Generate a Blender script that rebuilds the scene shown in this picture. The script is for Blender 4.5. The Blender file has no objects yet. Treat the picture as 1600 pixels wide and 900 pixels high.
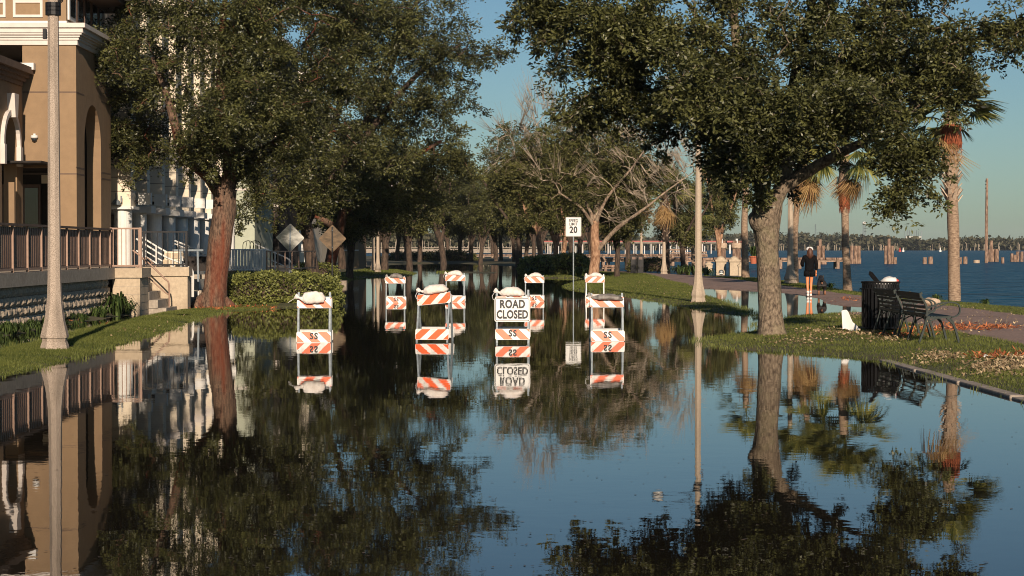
import bpy, math, random
import numpy as np
from mathutils import Vector, Matrix, noise as mnoise
from mathutils.bvhtree import BVHTree

SC = bpy.context.scene
COL = SC.collection
# ------------------------------------------------------------------ camera
F = 3000.0          # focal length in photo pixels (1600 wide)
CAMZ = 1.67         # metres above the flood water (water is z = 0)
cam_d = bpy.data.cameras.new('camera'); cam = bpy.data.objects.new('camera', cam_d); COL.objects.link(cam)
cam_d.sensor_width = 36.0; cam_d.lens = F / 1600 * 36.0
cam_d.clip_start = 0.1; cam_d.clip_end = 12000
cam.location = (0, 0, CAMZ)
cam.rotation_euler = (math.radians(90) - math.atan(62 / F), 0, 0)
SC.camera = cam
# ------------------------------------------------------------------ light
SUN_EL = math.radians(20)
SUN_AZ = math.radians(6.6)      # the sun stands behind the camera, this far to its right
sd = bpy.data.lights.new('sun', 'SUN'); sun = bpy.data.objects.new('sun', sd); COL.objects.link(sun)
sd.energy = 5.0; sd.angle = math.radians(0.55); sd.color = (1.0, 0.82, 0.64)
dirv = Vector((-math.sin(SUN_AZ) * math.cos(SUN_EL), math.cos(SUN_AZ) * math.cos(SUN_EL), -math.sin(SUN_EL)))
sun.rotation_euler = dirv.to_track_quat('-Z', 'Y').to_euler()
sun.location = (10, -30, 30)
w = bpy.data.worlds.new('World'); SC.world = w; w.use_nodes = True
nt = w.node_tree; nt.nodes.clear()
sky = nt.nodes.new('ShaderNodeTexSky'); sky.sky_type = 'NISHITA'; sky.sun_disc = False
sky.sun_elevation = SUN_EL; sky.sun_rotation = math.pi - SUN_AZ
sky.altitude = 0; sky.air_density = 1.0; sky.dust_density = 0.45; sky.ozone_density = 1.6
tint = nt.nodes.new('ShaderNodeMix'); tint.data_type = 'RGBA'; tint.blend_type = 'MULTIPLY'
tint.inputs[0].default_value = 1.0; tint.inputs[7].default_value = (0.66, 0.865, 1.02, 1)
bg = nt.nodes.new('ShaderNodeBackground'); bg.inputs[1].default_value = 0.052
wo = nt.nodes.new('ShaderNodeOutputWorld')
nt.links.new(sky.outputs[0], tint.inputs[6]); nt.links.new(tint.outputs[2], bg.inputs[0]); nt.links.new(bg.outputs[0], wo.inputs[0])
SC.view_settings.view_transform = 'Standard'; SC.view_settings.look = 'None'
SC.view_settings.exposure = 0.25; SC.view_settings.gamma = 1.0
SC.render.engine = 'CYCLES'
cy = SC.cycles
cy.filter_width = 1.0; cy.max_bounces = 6; cy.diffuse_bounces = 2; cy.glossy_bounces = 3; cy.transmission_bounces = 3; cy.transparent_max_bounces = 8
cy.volume_bounces = 0; cy.use_denoising = True; cy.caustics_reflective = False; cy.caustics_refractive = False
cy.sample_clamp_indirect = 4.0

# ------------------------------------------------------------------ places: photo tracing -> metres
def D_of(py): return F * CAMZ / (py - 388.0)
def P(px, py):                               # ground point (water level) seen at a photo position
    d = D_of(py); return ((px - 800) * d / F, d)
def X_at(px, d): return (px - 800) * d / F
def Z_at(py, d): return CAMZ - (py - 388) * d / F
def P3(px, py, d): return Vector((X_at(px, d), d, Z_at(py, d)))
SK = 0.013
def RX(xr, d): return xr - SK * d            # the street runs 0.75 degrees left of the view axis
def R3(xr, d, z): return Vector((RX(xr, d), d, z))

# ------------------------------------------------------------------ materials
MATS = {}
def nn(t, typ, **kw):
    n = t.nodes.new(typ)
    for k, v in kw.items(): setattr(n, k, v)
    return n
def material(name, color, rough=0.7, var=0.15, scale=6.0, bump=0.0, bscale=None, metal=0.0, spec=0.5,
             color2=None, stretch=(1, 1, 1), mixpos=(0.35, 0.65), detail=5.0, coord='Object', translucent=0.0, attr=None, grime=None):
    m = bpy.data.materials.new(name); m.use_nodes = True; t = m.node_tree; t.nodes.clear()
    out = nn(t, 'ShaderNodeOutputMaterial'); b = nn(t, 'ShaderNodeBsdfPrincipled')
    L = t.links.new
    L(b.outputs[0], out.inputs[0])
    b.inputs['Roughness'].default_value = rough; b.inputs['Metallic'].default_value = metal
    b.inputs['Specular IOR Level'].default_value = spec
    tc = nn(t, 'ShaderNodeTexCoord'); mp = nn(t, 'ShaderNodeMapping'); mp.inputs['Scale'].default_value = stretch
    L(tc.outputs[coord], mp.inputs[0])
    nz = nn(t, 'ShaderNodeTexNoise'); nz.inputs['Scale'].default_value = scale; nz.inputs['Detail'].default_value = detail
    nz.inputs['Roughness'].default_value = 0.6
    L(mp.outputs[0], nz.inputs[0])
    rp = nn(t, 'ShaderNodeValToRGB')
    c1 = tuple(max(0, c * (1 - var)) for c in color); c2 = color2 or tuple(min(1, c * (1 + var)) for c in color)
    rp.color_ramp.elements[0].position = mixpos[0]; rp.color_ramp.elements[1].position = mixpos[1]
    rp.color_ramp.elements[0].color = (*c1, 1); rp.color_ramp.elements[1].color = (*c2, 1)
    if attr:
        at = nn(t, 'ShaderNodeAttribute'); at.attribute_name = attr
        L(at.outputs['Fac'], rp.inputs[0])
    else:
        L(nz.outputs[0], rp.inputs[0])
    src = rp.outputs[0]
    if grime:                                  # larger blotches of dirt: (colour, scale, amount)
        n2 = nn(t, 'ShaderNodeTexNoise'); n2.inputs['Scale'].default_value = grime[1]; n2.inputs['Detail'].default_value = 6
        mp2 = nn(t, 'ShaderNodeMapping'); mp2.inputs['Scale'].default_value = grime[3] if len(grime) > 3 else (1, 1, 1)
        L(tc.outputs[coord], mp2.inputs[0]); L(mp2.outputs[0], n2.inputs[0])
        r2 = nn(t, 'ShaderNodeValToRGB'); r2.color_ramp.elements[0].position = 0.48; r2.color_ramp.elements[1].position = 0.68
        r2.color_ramp.elements[0].color = (0, 0, 0, 1); r2.color_ramp.elements[1].color = (grime[2],) * 3 + (1,)
        mx = nn(t, 'ShaderNodeMix', data_type='RGBA'); L(n2.outputs[0], r2.inputs[0]); L(r2.outputs[0], mx.inputs[0])
        L(src, mx.inputs[6]); mx.inputs[7].default_value = (*grime[0], 1); src = mx.outputs[2]
    L(src, b.inputs['Base Color'])
    if bump > 0:
        bn = nn(t, 'ShaderNodeTexNoise'); bn.inputs['Scale'].default_value = bscale or scale * 2; bn.inputs['Detail'].default_value = 6
        L(mp.outputs[0], bn.inputs[0])
        bp = nn(t, 'ShaderNodeBump'); bp.inputs['Strength'].default_value = 0.8; bp.inputs['Distance'].default_value = bump
        L(bn.outputs[0], bp.inputs['Height']); L(bp.outputs[0], b.inputs['Normal'])
    if translucent > 0:
        tr = nn(t, 'ShaderNodeBsdfTranslucent'); L(src, tr.inputs[0])
        ms = nn(t, 'ShaderNodeMixShader'); ms.inputs[0].default_value = translucent
        L(b.outputs[0], ms.inputs[1]); L(tr.outputs[0], ms.inputs[2]); L(ms.outputs[0], out.inputs[0])
    MATS[name] = m
    return m
M = MATS
material('tan_stucco', (0.265, 0.178, 0.102), 0.9, 0.07, 4, 0.006, 50, grime=((0.20, 0.13, 0.08), 1.1, 0.45, (1, 1, .3)))
material('cream_stucco', (0.74, 0.65, 0.51), 0.9, 0.05, 3, 0.004, 60, grime=((0.58, 0.50, 0.39), 0.8, 0.35, (1, 1, .3)))
material('trim_white', (0.64, 0.58, 0.53), 0.75, 0.05, 5, 0.002, 30, grime=((0.45, 0.41, 0.37), 1.5, 0.4))
material('brown_roof', (0.13, 0.085, 0.06), 0.8, 0.15, 5, 0.004)
material('brown_metal', (0.15, 0.088, 0.062), 0.55, 0.12, 8, grime=((0.09, 0.055, 0.04), 2.5, 0.6))
material('rust_metal', (0.30, 0.19, 0.135), 0.5, 0.12, 9)
material('black_metal', (0.009, 0.009, 0.010), 0.5, 0.2, 9, spec=0.3)
material('green_metal', (0.005, 0.015, 0.012), 0.55, 0.25, 14, bump=0.001, spec=0.4)
material('white_paint', (0.68, 0.67, 0.64), 0.5, 0.04, 8, grime=((0.5, 0.48, 0.44), 3, 0.3))
material('dark_room', (0.022, 0.018, 0.016), 0.9, 0.3, 3)  # near-black: shade of the porch and dark recesses put into the colour
material('dark_glass', (0.02, 0.024, 0.028), 0.08, 0.3, 1.0)
material('pale_green_wall', (0.40, 0.43, 0.34), 0.9, 0.05, 3)
material('concrete', (0.36, 0.31, 0.25), 0.9, 0.18, 14, 0.004, 50, grime=((0.22, 0.18, 0.14), 2.5, 0.5))
material('curb_concrete', (0.30, 0.25, 0.20), 0.9, 0.25, 9, 0.006, 40, grime=((0.13, 0.10, 0.08), 2.0, 0.7))
material('sand_block', (0.47, 0.38, 0.27), 0.9, 0.12, 12, 0.006, 50, grime=((0.30, 0.23, 0.16), 2.0, 0.5))
material('stone', (0.38, 0.31, 0.23), 0.95, 0.25, 7, 0.02, 22)
material('aggregate', (0.27, 0.205, 0.15), 0.9, 0.5, 90, 0.004, 90, color2=(0.50, 0.41, 0.33), mixpos=(0.3, 0.62), grime=((0.15, 0.12, 0.09), 5, 0.6, (1, 1, .15)))
material('concrete_pole', (0.42, 0.34, 0.255), 0.9, 0.15, 30, 0.002, 70, grime=((0.25, 0.20, 0.15), 2.0, 0.4, (1, 1, .3)))
material('galvanised', (0.17, 0.20, 0.22), 0.55, 0.2, 20, metal=0.3)
material('sheet_white', (0.72, 0.71, 0.68), 0.42, 0.03, 20, grime=((0.42, 0.38, 0.31), 8, 0.55))
material('sheet_orange', (0.80, 0.098, 0.006), 0.42, 0.05, 20, grime=((0.55, 0.10, 0.02), 7, 0.5))
material('sheet_red', (0.50, 0.012, 0.012), 0.42, 0.12, 12)
material('ink', (0.012, 0.012, 0.012), 0.6, 0.1)
material('sandbag', (0.76, 0.70, 0.64), 0.85, 0.10, 25, 0.006, 30, grime=((0.50, 0.40, 0.33), 7, 0.5))
material('sandbag_grey', (0.24, 0.22, 0.20), 0.6, 0.35, 14, 0.008, 20, grime=((0.08, 0.07, 0.06), 6, 0.8))
material('sign_back', (0.20, 0.20, 0.19), 0.33, 0.2, 2.5, metal=0.75, color2=(0.36, 0.36, 0.33), stretch=(1, 1, 2.5))
material('sign_back_brown', (0.07, 0.05, 0.03), 0.45, 0.2, 2.5, metal=0.4, color2=(0.15, 0.10, 0.055), stretch=(1, 1, 2.5))
material('oak_bark', (0.06, 0.036, 0.025), 0.95, 0.3, 20, 0.04, 24, color2=(0.20, 0.125, 0.082), stretch=(1, 1, 0.35), grime=((0.15, 0.030, 0.010), 1.1, 0.95, (2.2, 2.2, 0.33)))
material('lichen_bark', (0.10, 0.070, 0.048), 0.95, 0.4, 24, 0.035, 34, color2=(0.26, 0.20, 0.14), stretch=(1, 1, 0.55), grime=((0.22, 0.19, 0.11), 3.5, 0.5))
material('dark_bark', (0.035, 0.024, 0.017), 0.95, 0.3, 9, 0.03, 16, color2=(0.10, 0.068, 0.048), stretch=(1, 1, 0.35))  # on the street trees this dark colour also carries the shade
material('sunlit_red_bark', (0.22, 0.105, 0.055), 0.95, 0.3, 8, 0.03, 16, color2=(0.45, 0.28, 0.175), stretch=(1, 1, 0.4))  # red bark, brightened in colour to look sunlit
material('dead_twig', (0.30, 0.24, 0.175), 0.9, 0.2, 5, color2=(0.48, 0.40, 0.30))
material('palm_bark', (0.22, 0.14, 0.09), 0.95, 0.3, 10, 0.02, 26, color2=(0.40, 0.29, 0.20), stretch=(1, 1, 3))
material('palm_fibre', (0.20, 0.05, 0.022), 0.95, 0.4, 22, 0.03, 40, color2=(0.42, 0.12, 0.05), stretch=(1, 1, 0.4))
material('boot', (0.40, 0.29, 0.20), 0.9, 0.25, 12, color2=(0.58, 0.45, 0.33))
material('oak_leaf', (0.009, 0.015, 0.004), 0.45, 0.5, attr='rnd', color2=(0.135, 0.140, 0.045), mixpos=(0.1, 1.0), translucent=0.12, spec=0.42)
material('far_leaf', (0.015, 0.024, 0.008), 0.6, 0.45, attr='rnd', color2=(0.165, 0.165, 0.052), mixpos=(0, 1), translucent=0.12, spec=0.3)
material('cypress_leaf', (0.16, 0.10, 0.04), 0.7, 0.4, attr='rnd', color2=(0.30, 0.20, 0.09), mixpos=(0, 1), translucent=0.25, spec=0.3)
material('hedge_leaf', (0.036, 0.055, 0.010), 0.5, 0.5, attr='rnd', color2=(0.34, 0.36, 0.10), mixpos=(0, 1), translucent=0.3, spec=0.4)
material('lily_leaf', (0.05, 0.09, 0.02), 0.45, 0.4, attr='rnd', color2=(0.12, 0.17, 0.05), mixpos=(0, 1), translucent=0.2)
material('brown_leaf', (0.15, 0.06, 0.025), 0.7, 0.4, attr='rnd', color2=(0.34, 0.19, 0.09), mixpos=(0, 1), translucent=0.15)
material('twig_bark', (0.17, 0.115, 0.08), 0.95, 0.3, 9, 0.02, 16, color2=(0.40, 0.31, 0.225), stretch=(1, 1, 0.4))
material('palm_leaf', (0.07, 0.10, 0.022), 0.5, 0.4, attr='rnd', color2=(0.30, 0.28, 0.07), mixpos=(0, 1), translucent=0.2)
material('palm_dead', (0.20, 0.085, 0.025), 0.7, 0.4, attr='rnd', color2=(0.46, 0.30, 0.12), mixpos=(0, 1), translucent=0.25)
material('grass_blade', (0.050, 0.086, 0.014), 0.6, 0.35, attr='rnd', color2=(0.205, 0.22, 0.055), mixpos=(0, 1), translucent=0.3, spec=0.25)
material('litter', (0.25, 0.16, 0.08), 0.8, 0.4, attr='rnd', color2=(0.55, 0.42, 0.25), mixpos=(0, 1), translucent=0.1)
material('red_debris', (0.26, 0.05, 0.015), 0.8, 0.4, attr='rnd', color2=(0.58, 0.20, 0.07), mixpos=(0, 1))
material('path_asphalt', (0.20, 0.13, 0.10), 0.9, 0.2, 30, 0.004, 90, color2=(0.34, 0.23, 0.18), grime=((0.10, 0.07, 0.055), 1.2, 0.5))
material('wood_grey', (0.25, 0.17, 0.12), 0.9, 0.3, 9, 0.01, 20, color2=(0.42, 0.30, 0.22), stretch=(1, 1, .3))
material('pile_wood', (0.13, 0.075, 0.052), 0.9, 0.3, 6, 0.01, 12, color2=(0.36, 0.24, 0.17), stretch=(1, 1, .3))
material('skin', (0.66, 0.24, 0.10), 0.6, 0.05)
material('black_cloth', (0.006, 0.006, 0.007), 0.9, 0.2, 20, 0.003, spec=0.1)
material('white_cloth', (0.72, 0.70, 0.68), 0.85, 0.04)
material('hair', (0.075, 0.028, 0.015), 0.6, 0.3, 40, stretch=(4, 4, .5))
material('dog_fur', (0.012, 0.010, 0.009), 0.7, 0.3, 30)
material('dog_tan', (0.24, 0.11, 0.06), 0.8, 0.2, 30)
material('terracotta', (0.42, 0.12, 0.06), 0.8, 0.1)
material('bridge_red', (0.42, 0.12, 0.10), 0.7, 0.1)
material('buoy_red', (0.5, 0.06, 0.04), 0.6, 0.1)

# ------------------------------------------------------------------ mesh building
class MB:
    def __init__(s): s.v = []; s.f = []; s.m = []; s.mi = 0
    def add(s, vs, fs):
        o = len(s.v); s.v.extend([tuple(v) for v in vs]); s.f.extend([tuple(i + o for i in f) for f in fs]); s.m.extend([s.mi] * len(fs)); return s
    def box(s, c, d, rz=0.0, tf=None, taper=1.0):
        vs = []
        for z in (-.5, .5):
            k = 1.0 if z < 0 else taper
            for x, y in ((-.5, -.5), (.5, -.5), (.5, .5), (-.5, .5)):
                X, Y = x * d[0] * k, y * d[1] * k
                vs.append(Vector((c[0] + X * math.cos(rz) - Y * math.sin(rz), c[1] + X * math.sin(rz) + Y * math.cos(rz), c[2] + z * d[2])))
        if tf: vs = [tf @ v for v in vs]
        return s.add(vs, [(3, 2, 1, 0), (4, 5, 6, 7), (0, 1, 5, 4), (1, 2, 6, 5), (2, 3, 7, 6), (3, 0, 4, 7)])
    def rbox(s, xr0, xr1, d0, d1, z0, z1):      # box in street coordinates
        vs = [R3(x, d, z) for z in (z0, z1) for x, d in ((xr0, d0), (xr1, d0), (xr1, d1), (xr0, d1))]
        return s.add(vs, [(3, 2, 1, 0), (4, 5, 6, 7), (0, 1, 5, 4), (1, 2, 6, 5), (2, 3, 7, 6), (3, 0, 4, 7)])
    def beam(s, a, b, wd, ht):                  # rectangular bar between two points
        a, b = Vector(a), Vector(b); t = (b - a).normalized()
        up = Vector((0, 0, 1)) if abs(t.z) < 0.95 else Vector((0, 1, 0))
        sd_ = t.cross(up).normalized(); u = sd_.cross(t)
        vs = []
        for p in (a, b):
            for i, j in ((-1, -1), (1, -1), (1, 1), (-1, 1)): vs.append(p + sd_ * (i * wd / 2) + u * (j * ht / 2))
        return s.add(vs, [(0, 1, 2, 3), (7, 6, 5, 4), (0, 4, 5, 1), (1, 5, 6, 2), (2, 6, 7, 3), (3, 7, 4, 0)])
    def tube(s, pts, rad, n=8, cap=True, rough=0.0, seed=0):
        pts = [Vector(p) for p in pts]; k = len(pts)
        if not hasattr(rad, '__len__'): rad = [rad] * k
        o = len(s.v); ref = None
        for i, p in enumerate(pts):
            t = (pts[min(i + 1, k - 1)] - pts[max(i - 1, 0)])
            t = t.normalized() if t.length > 1e-9 else Vector((0, 0, 1))
            if ref is None: ref = Vector((1, 0, 0)) if abs(t.x) < 0.9 else Vector((0, 1, 0))
            a = (ref - t * ref.dot(t)).normalized(); b = t.cross(a); ref = a
            for j in range(n):
                an = 2 * math.pi * j / n; r = rad[i]
                dv = a * math.cos(an) + b * math.sin(an)
                if rough: r *= 1 + rough * (mnoise.noise(Vector((p.x * 1.3 + seed, p.y * 1.3, p.z * 0.9)) + dv * 1.6) + 0.5 * mnoise.noise(Vector((seed, p.z * 1.6, p.x)) + dv * 5))
                s.v.append(tuple(p + dv * r))
        for i in range(k - 1):
            for j in range(n):
                q = (j + 1) % n
                s.f.append((o + i * n + j, o + i * n + q, o + (i + 1) * n + q, o + (i + 1) * n + j)); s.m.append(s.mi)
        if cap and n > 2:
            s.f.append(tuple(o + j for j in reversed(range(n)))); s.m.append(s.mi)
            s.f.append(tuple(o + (k - 1) * n + j for j in range(n))); s.m.append(s.mi)
        return s
    def lathe(s, prof, n=16, c=(0, 0, 0), phase=0.0):
        o = len(s.v); k = len(prof)
        for r, z in prof:
            for j in range(n):
                a = 2 * math.pi * j / n + phase
                s.v.append((c[0] + r * math.cos(a), c[1] + r * math.sin(a), c[2] + z))
        for i in range(k - 1):
            for j in range(n):
                q = (j + 1) % n; s.f.append((o + i * n + j, o + i * n + q, o + (i + 1) * n + q, o + (i + 1) * n + j)); s.m.append(s.mi)
        s.f.append(tuple(o + j for j in reversed(range(n)))); s.m.append(s.mi)
        s.f.append(tuple(o + (k - 1) * n + j for j in range(n))); s.m.append(s.mi)
        return s
    def prism(s, poly, tfn, t0, t1):            # poly in 2-D, tfn(u, v, t) -> point
        n = len(poly)
        vs = [tfn(u, v, t0) for u, v in poly] + [tfn(u, v, t1) for u, v in poly]
        fs = [tuple(reversed(range(n))), tuple(range(n, 2 * n))] + [(i, (i + 1) % n, n + (i + 1) % n, n + i) for i in range(n)]
        return s.add(vs, fs)
    def build(s, name, mat, parent=None, world=False, smooth=False, mats=None):
        me = bpy.data.meshes.new(name)
        vs = s.v
        if world and parent is not None:
            l = parent['_o'] if '_o' in parent else parent.location
            vs = [(a - l[0], b - l[1], c - l[2]) for a, b, c in vs]
        me.from_pydata(vs, [], s.f)
        for mm in (mats or [mat]): me.materials.append(M[mm] if isinstance(mm, str) else mm)
        if mats: me.polygons.foreach_set('material_index', s.m)
        if smooth: me.polygons.foreach_set('use_smooth', [True] * len(me.polygons))
        me.update()
        return obj(name, me, parent)
def obj(name, me, parent=None):
    o = bpy.data.objects.new(name, me); COL.objects.link(o)
    if parent is not None: o.parent = parent
    return o
def thing(name, label, cat, loc=(0, 0, 0), rz=0.0, group=None):
    o = bpy.data.objects.new(name, None); COL.objects.link(o); o.location = loc; o.rotation_euler = (0, 0, rz)
    o.empty_display_size = 0.2; o['label'] = label; o['category'] = cat
    if group: o['group'] = group
    return o
def tag(o, label, cat, group=None):
    o['label'] = label; o['category'] = cat
    if group: o['group'] = group
    return o
def kind(o, k, label=None):
    o['kind'] = k
    if label: o['label'] = label
    return o
def dup(root, loc, rz=0.0, label=None, scale=None):
    r = root.copy(); COL.objects.link(r); r.location = loc; r.rotation_euler = (0, 0, rz)
    if scale: r.scale = scale if hasattr(scale, '__len__') else (scale,) * 3
    if label: r['label'] = label
    for ch in list(root.children):
        c = ch.copy(); COL.objects.link(c); c.parent = r
        for g in list(ch.children):
            d = g.copy(); COL.objects.link(d); d.parent = c
    return r
def np_mesh(name, V, Fc, mat, smooth=False, rnd=None):
    """V (n,3), Fc (m,k) all faces with k corners"""
    me = bpy.data.meshes.new(name); V = np.asarray(V, np.float32); Fc = np.asarray(Fc, np.int32)
    k = Fc.shape[1]
    me.vertices.add(len(V)); me.vertices.foreach_set('co', V.ravel())
    me.loops.add(Fc.size); me.loops.foreach_set('vertex_index', Fc.ravel())
    me.polygons.add(len(Fc)); me.polygons.foreach_set('loop_start', np.arange(len(Fc), dtype=np.int32) * k)
    me.polygons.foreach_set('loop_total', np.full(len(Fc), k, np.int32))
    if smooth: me.polygons.foreach_set('use_smooth', np.ones(len(Fc), bool))
    me.update(calc_edges=True)
    if rnd is not None:
        a = me.attributes.new('rnd', 'FLOAT', 'FACE'); a.data.foreach_set('value', np.asarray(rnd, np.float32))
    me.materials.append(M[mat] if isinstance(mat, str) else mat)
    return me
def leaves_mesh(name, pts, size, mat, seed=0, aspect=0.42, up=0.35, tone=None, fold=0.25, dirs=None):
    """each leaf a folded four-cornered blade with its own direction"""
    r = np.random.default_rng(seed); n = len(pts); pts = np.asarray(pts)
    d = r.normal(size=(n, 3)) if dirs is None else dirs + r.normal(size=(n, 3)) * 0.55
    d[:, 2] *= 0.8; d /= np.linalg.norm(d, axis=1)[:, None]
    nr = r.normal(size=(n, 3)); nr[:, 2] += up * 2
    sdv = np.cross(d, nr); sdv /= np.linalg.norm(sdv, axis=1)[:, None] + 1e-9
    nm = np.cross(sdv, d)
    L = (size * r.uniform(0.65, 1.25, n))[:, None]
    w_ = L * aspect * 0.5
    V = np.stack([pts, pts + d * L * 0.45 + sdv * w_ + nm * w_ * fold, pts + d * L, pts + d * L * 0.5 - sdv * w_ + nm * w_ * fold], 1).reshape(-1, 3)
    Fc = np.arange(n * 4).reshape(n, 4)
    rn = r.uniform(0, 1, n) ** 1.3
    if tone is not None: rn = np.clip(rn * 0.6 + tone * 0.5, 0, 1)
    return np_mesh(name, V, Fc, mat, rnd=rn)
def in_poly(X, Y, poly):
    X = np.asarray(X); Y = np.asarray(Y); ins = np.zeros(X.shape, bool); n = len(poly)
    for i in range(n):
        x0, y0 = poly[i]; x1, y1 = poly[(i + 1) % n]
        if y0 == y1: continue
        c = ((y0 > Y) != (y1 > Y)) & (X < (x1 - x0) * (Y - y0) / (y1 - y0) + x0)
        ins ^= c
    return ins
def poly_dist(X, Y, poly):
    d2 = np.full(np.shape(X), 1e12); n = len(poly)
    for i in range(n):
        x0, y0 = poly[i]; x1, y1 = poly[(i + 1) % n]
        dx, dy = x1 - x0, y1 - y0; L2 = dx * dx + dy * dy + 1e-12
        t = np.clip(((X - x0) * dx + (Y - y0) * dy) / L2, 0, 1)
        d2 = np.minimum(d2, (X - x0 - t * dx) ** 2 + (Y - y0 - t * dy) ** 2)
    return np.where(in_poly(X, Y, poly), 1, -1) * np.sqrt(d2)
def text_mesh(body, size, sx=1.0, bold=0.0, spacing=1.0):
    c = bpy.data.curves.new('t', 'FONT'); c.body = body; c.size = size; c.align_x = 'CENTER'; c.align_y = 'CENTER'
    c.offset = bold; c.space_character = spacing; c.resolution_u = 3
    o = bpy.data.objects.new('t', c); COL.objects.link(o)
    dg = bpy.context.evaluated_depsgraph_get(); dg.update()
    me = bpy.data.meshes.new_from_object(o.evaluated_get(dg))
    vs = [v.co.copy() for v in me.vertices]; fs = [tuple(p.vertices) for p in me.polygons]
    bpy.data.objects.remove(o); bpy.data.curves.remove(c); bpy.data.meshes.remove(me)
    return [(v.x * sx, v.y) for v in vs], fs
# ================================================================== SETTING
PT = lambda l: [P(*p) for p in l]
LAND_R = [(RX(5.97, -40), -40), (RX(5.97, 28.0), 28.0)] + PT([(1378, 564), (1250, 552), (1150, 546), (1098, 535), (1110, 527), (1160, 521), (1185, 515), (1194, 505),
    (1190, 494), (1130, 490), (1090, 484), (1040, 474), (1000, 467), (960, 460), (890, 453), (878, 447), (895, 441), (935, 437), (900, 435), (820, 434), (815, 428), (812, 421), (825, 416),
    (862, 411), (930, 419), (1000, 426), (1100, 432), (1190, 436), (1240, 441), (1330, 456), (1440, 469), (1500, 473), (1600, 482)]) + [(RX(15.2, 30), 30), (RX(15.2, -40), -40)]
PUDDLE = PT([(1180, 492), (1186, 512), (1228, 496), (1345, 489), (1356, 480), (1292, 475), (1283, 467), (1222, 457), (1150, 453), (1095, 450), (1083, 455), (1120, 467)])
LAND_L = [(RX(-6.35, -40), -40)] + PT([(0, 588), (100, 566), (180, 541), (250, 522), (300, 501), (345, 489), (352, 485), (345, 483), (270, 486), (200, 499), (130, 514), (60, 534), (0, 545)]) + [(RX(-8.2, -40), -40)]
BED = [(RX(-8.75, -40), -40)] + PT([(0, 528), (100, 509), (205, 492)]) + [(RX(-12, 49), 49), (RX(-12, -40), -40)]
ROOTS = PT([(345, 487), (400, 484.5), (440, 482.5), (440, 479), (345, 479)])
LAND_F = PT([(350, 474), (365, 478), (430, 479.5), (520, 478.5), (528, 470), (530, 455), (545, 440), (560, 434), (600, 432), (640, 431), (652, 427), (622, 422), (604, 418), (612, 413), (700, 411),
    (760, 413), (830, 417), (862, 411), (800, 403), (600, 401)]) + [(-400, 330), (-400, 62), (RX(-9, 62), 62)]
SPIT = PT([(682, 426.5), (775, 427.5), (777, 425), (682, 424)])
PATH = [(RX(8.7, d), d) for d in (-40, 0, 20, 30, 60, 90, 115, 140)] + [(RX(12.6, d), d) for d in (140, 115, 90, 60, 30, 20, 0, -40)]
PATH[6] = (8.2, 118); PATH[7] = (3, 140); PATH[8] = (6, 146); PATH[9] = (11.2, 121)
def sm(x): x = np.clip(x, 0, 1); return x * x * (3 - 2 * x)
def vnoise(X, Y, s, seed=0):
    X = X * s + seed * 17.3; Y = Y * s + seed * 5.1
    return (np.sin(X * 1.7 + 1.3 * np.sin(Y * 1.1)) + np.sin(Y * 1.9 + 1.7 * np.sin(X * 0.7 + 2)) + 0.6 * np.sin(X * 4.1 + Y * 3.3) + 0.6 * np.sin(Y * 5.2 - X * 3.9)) / 3.2
def H(X, Y):
    X = np.asarray(X, float); Y = np.asarray(Y, float)
    h = np.full(X.shape, -0.35)
    for poly, top, cut in ((LAND_R, 0.11, PUDDLE), (LAND_L, 0.10, None), (BED, 0.12, None), (ROOTS, 0.04, None), (LAND_F, 0.16, None), (SPIT, 0.03, None)):
        d = poly_dist(X, Y, poly)
        if cut: d = np.minimum(d, -poly_dist(X, Y, cut))
        d = d + 0.10 * vnoise(X, Y, 2.3) * (1 if top > .05 else .2)
        hh = np.where(d > 0, top * (0.45 * sm(d / 0.5) + 0.55 * sm(d / 3.0)) + 0.012 * vnoise(X, Y, 1.1, 2) * sm(d / 1), -0.35 * sm(-d / 1.2) - 0.02)
        h = np.maximum(h, hh)
    h = np.where(Y > 1480, np.maximum(h, 2.0 * sm((Y - 1500) / 60) - 0.3), h)
    return h
def gz(x, y): return float(H(np.array([x]), np.array([y]))[0])
def ground():
    fx = np.arange(-14, 18.01, 0.16); gx = 18 + np.cumsum(0.3 * 1.35 ** np.arange(29)); gl = -14 - np.cumsum(0.3 * 1.35 ** np.arange(29))
    xs = np.concatenate([gl[::-1], fx, gx])
    ys = np.concatenate([[-400, -200, -100, -50, -25, -10, 0, 6, 10], np.arange(13, 70, .16), np.arange(70, 140, .4), np.arange(140, 420, 1.6), 420 + np.cumsum(2.5 * 1.13 ** np.arange(46))])
    X, Y = np.meshgrid(xs, ys); Z = H(X, Y)
    V = np.stack([X, Y, Z], -1).reshape(-1, 3); nx = len(xs); ny = len(ys)
    i = (np.arange(ny - 1)[:, None] * nx + np.arange(nx - 1)[None]).ravel()
    Fc = np.stack([i, i + 1, i + nx + 1, i + nx], 1)
    m = material('earth', (0.045, 0.055, 0.018), 0.95, 0.2, 1.4, 0.015, 12, color2=(0.10, 0.085, 0.04), grime=((0.075, 0.05, 0.03), 0.6, 0.5))
    return kind(obj('ground', np_mesh('ground', V, Fc, m, True)), 'structure')
ground()
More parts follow.
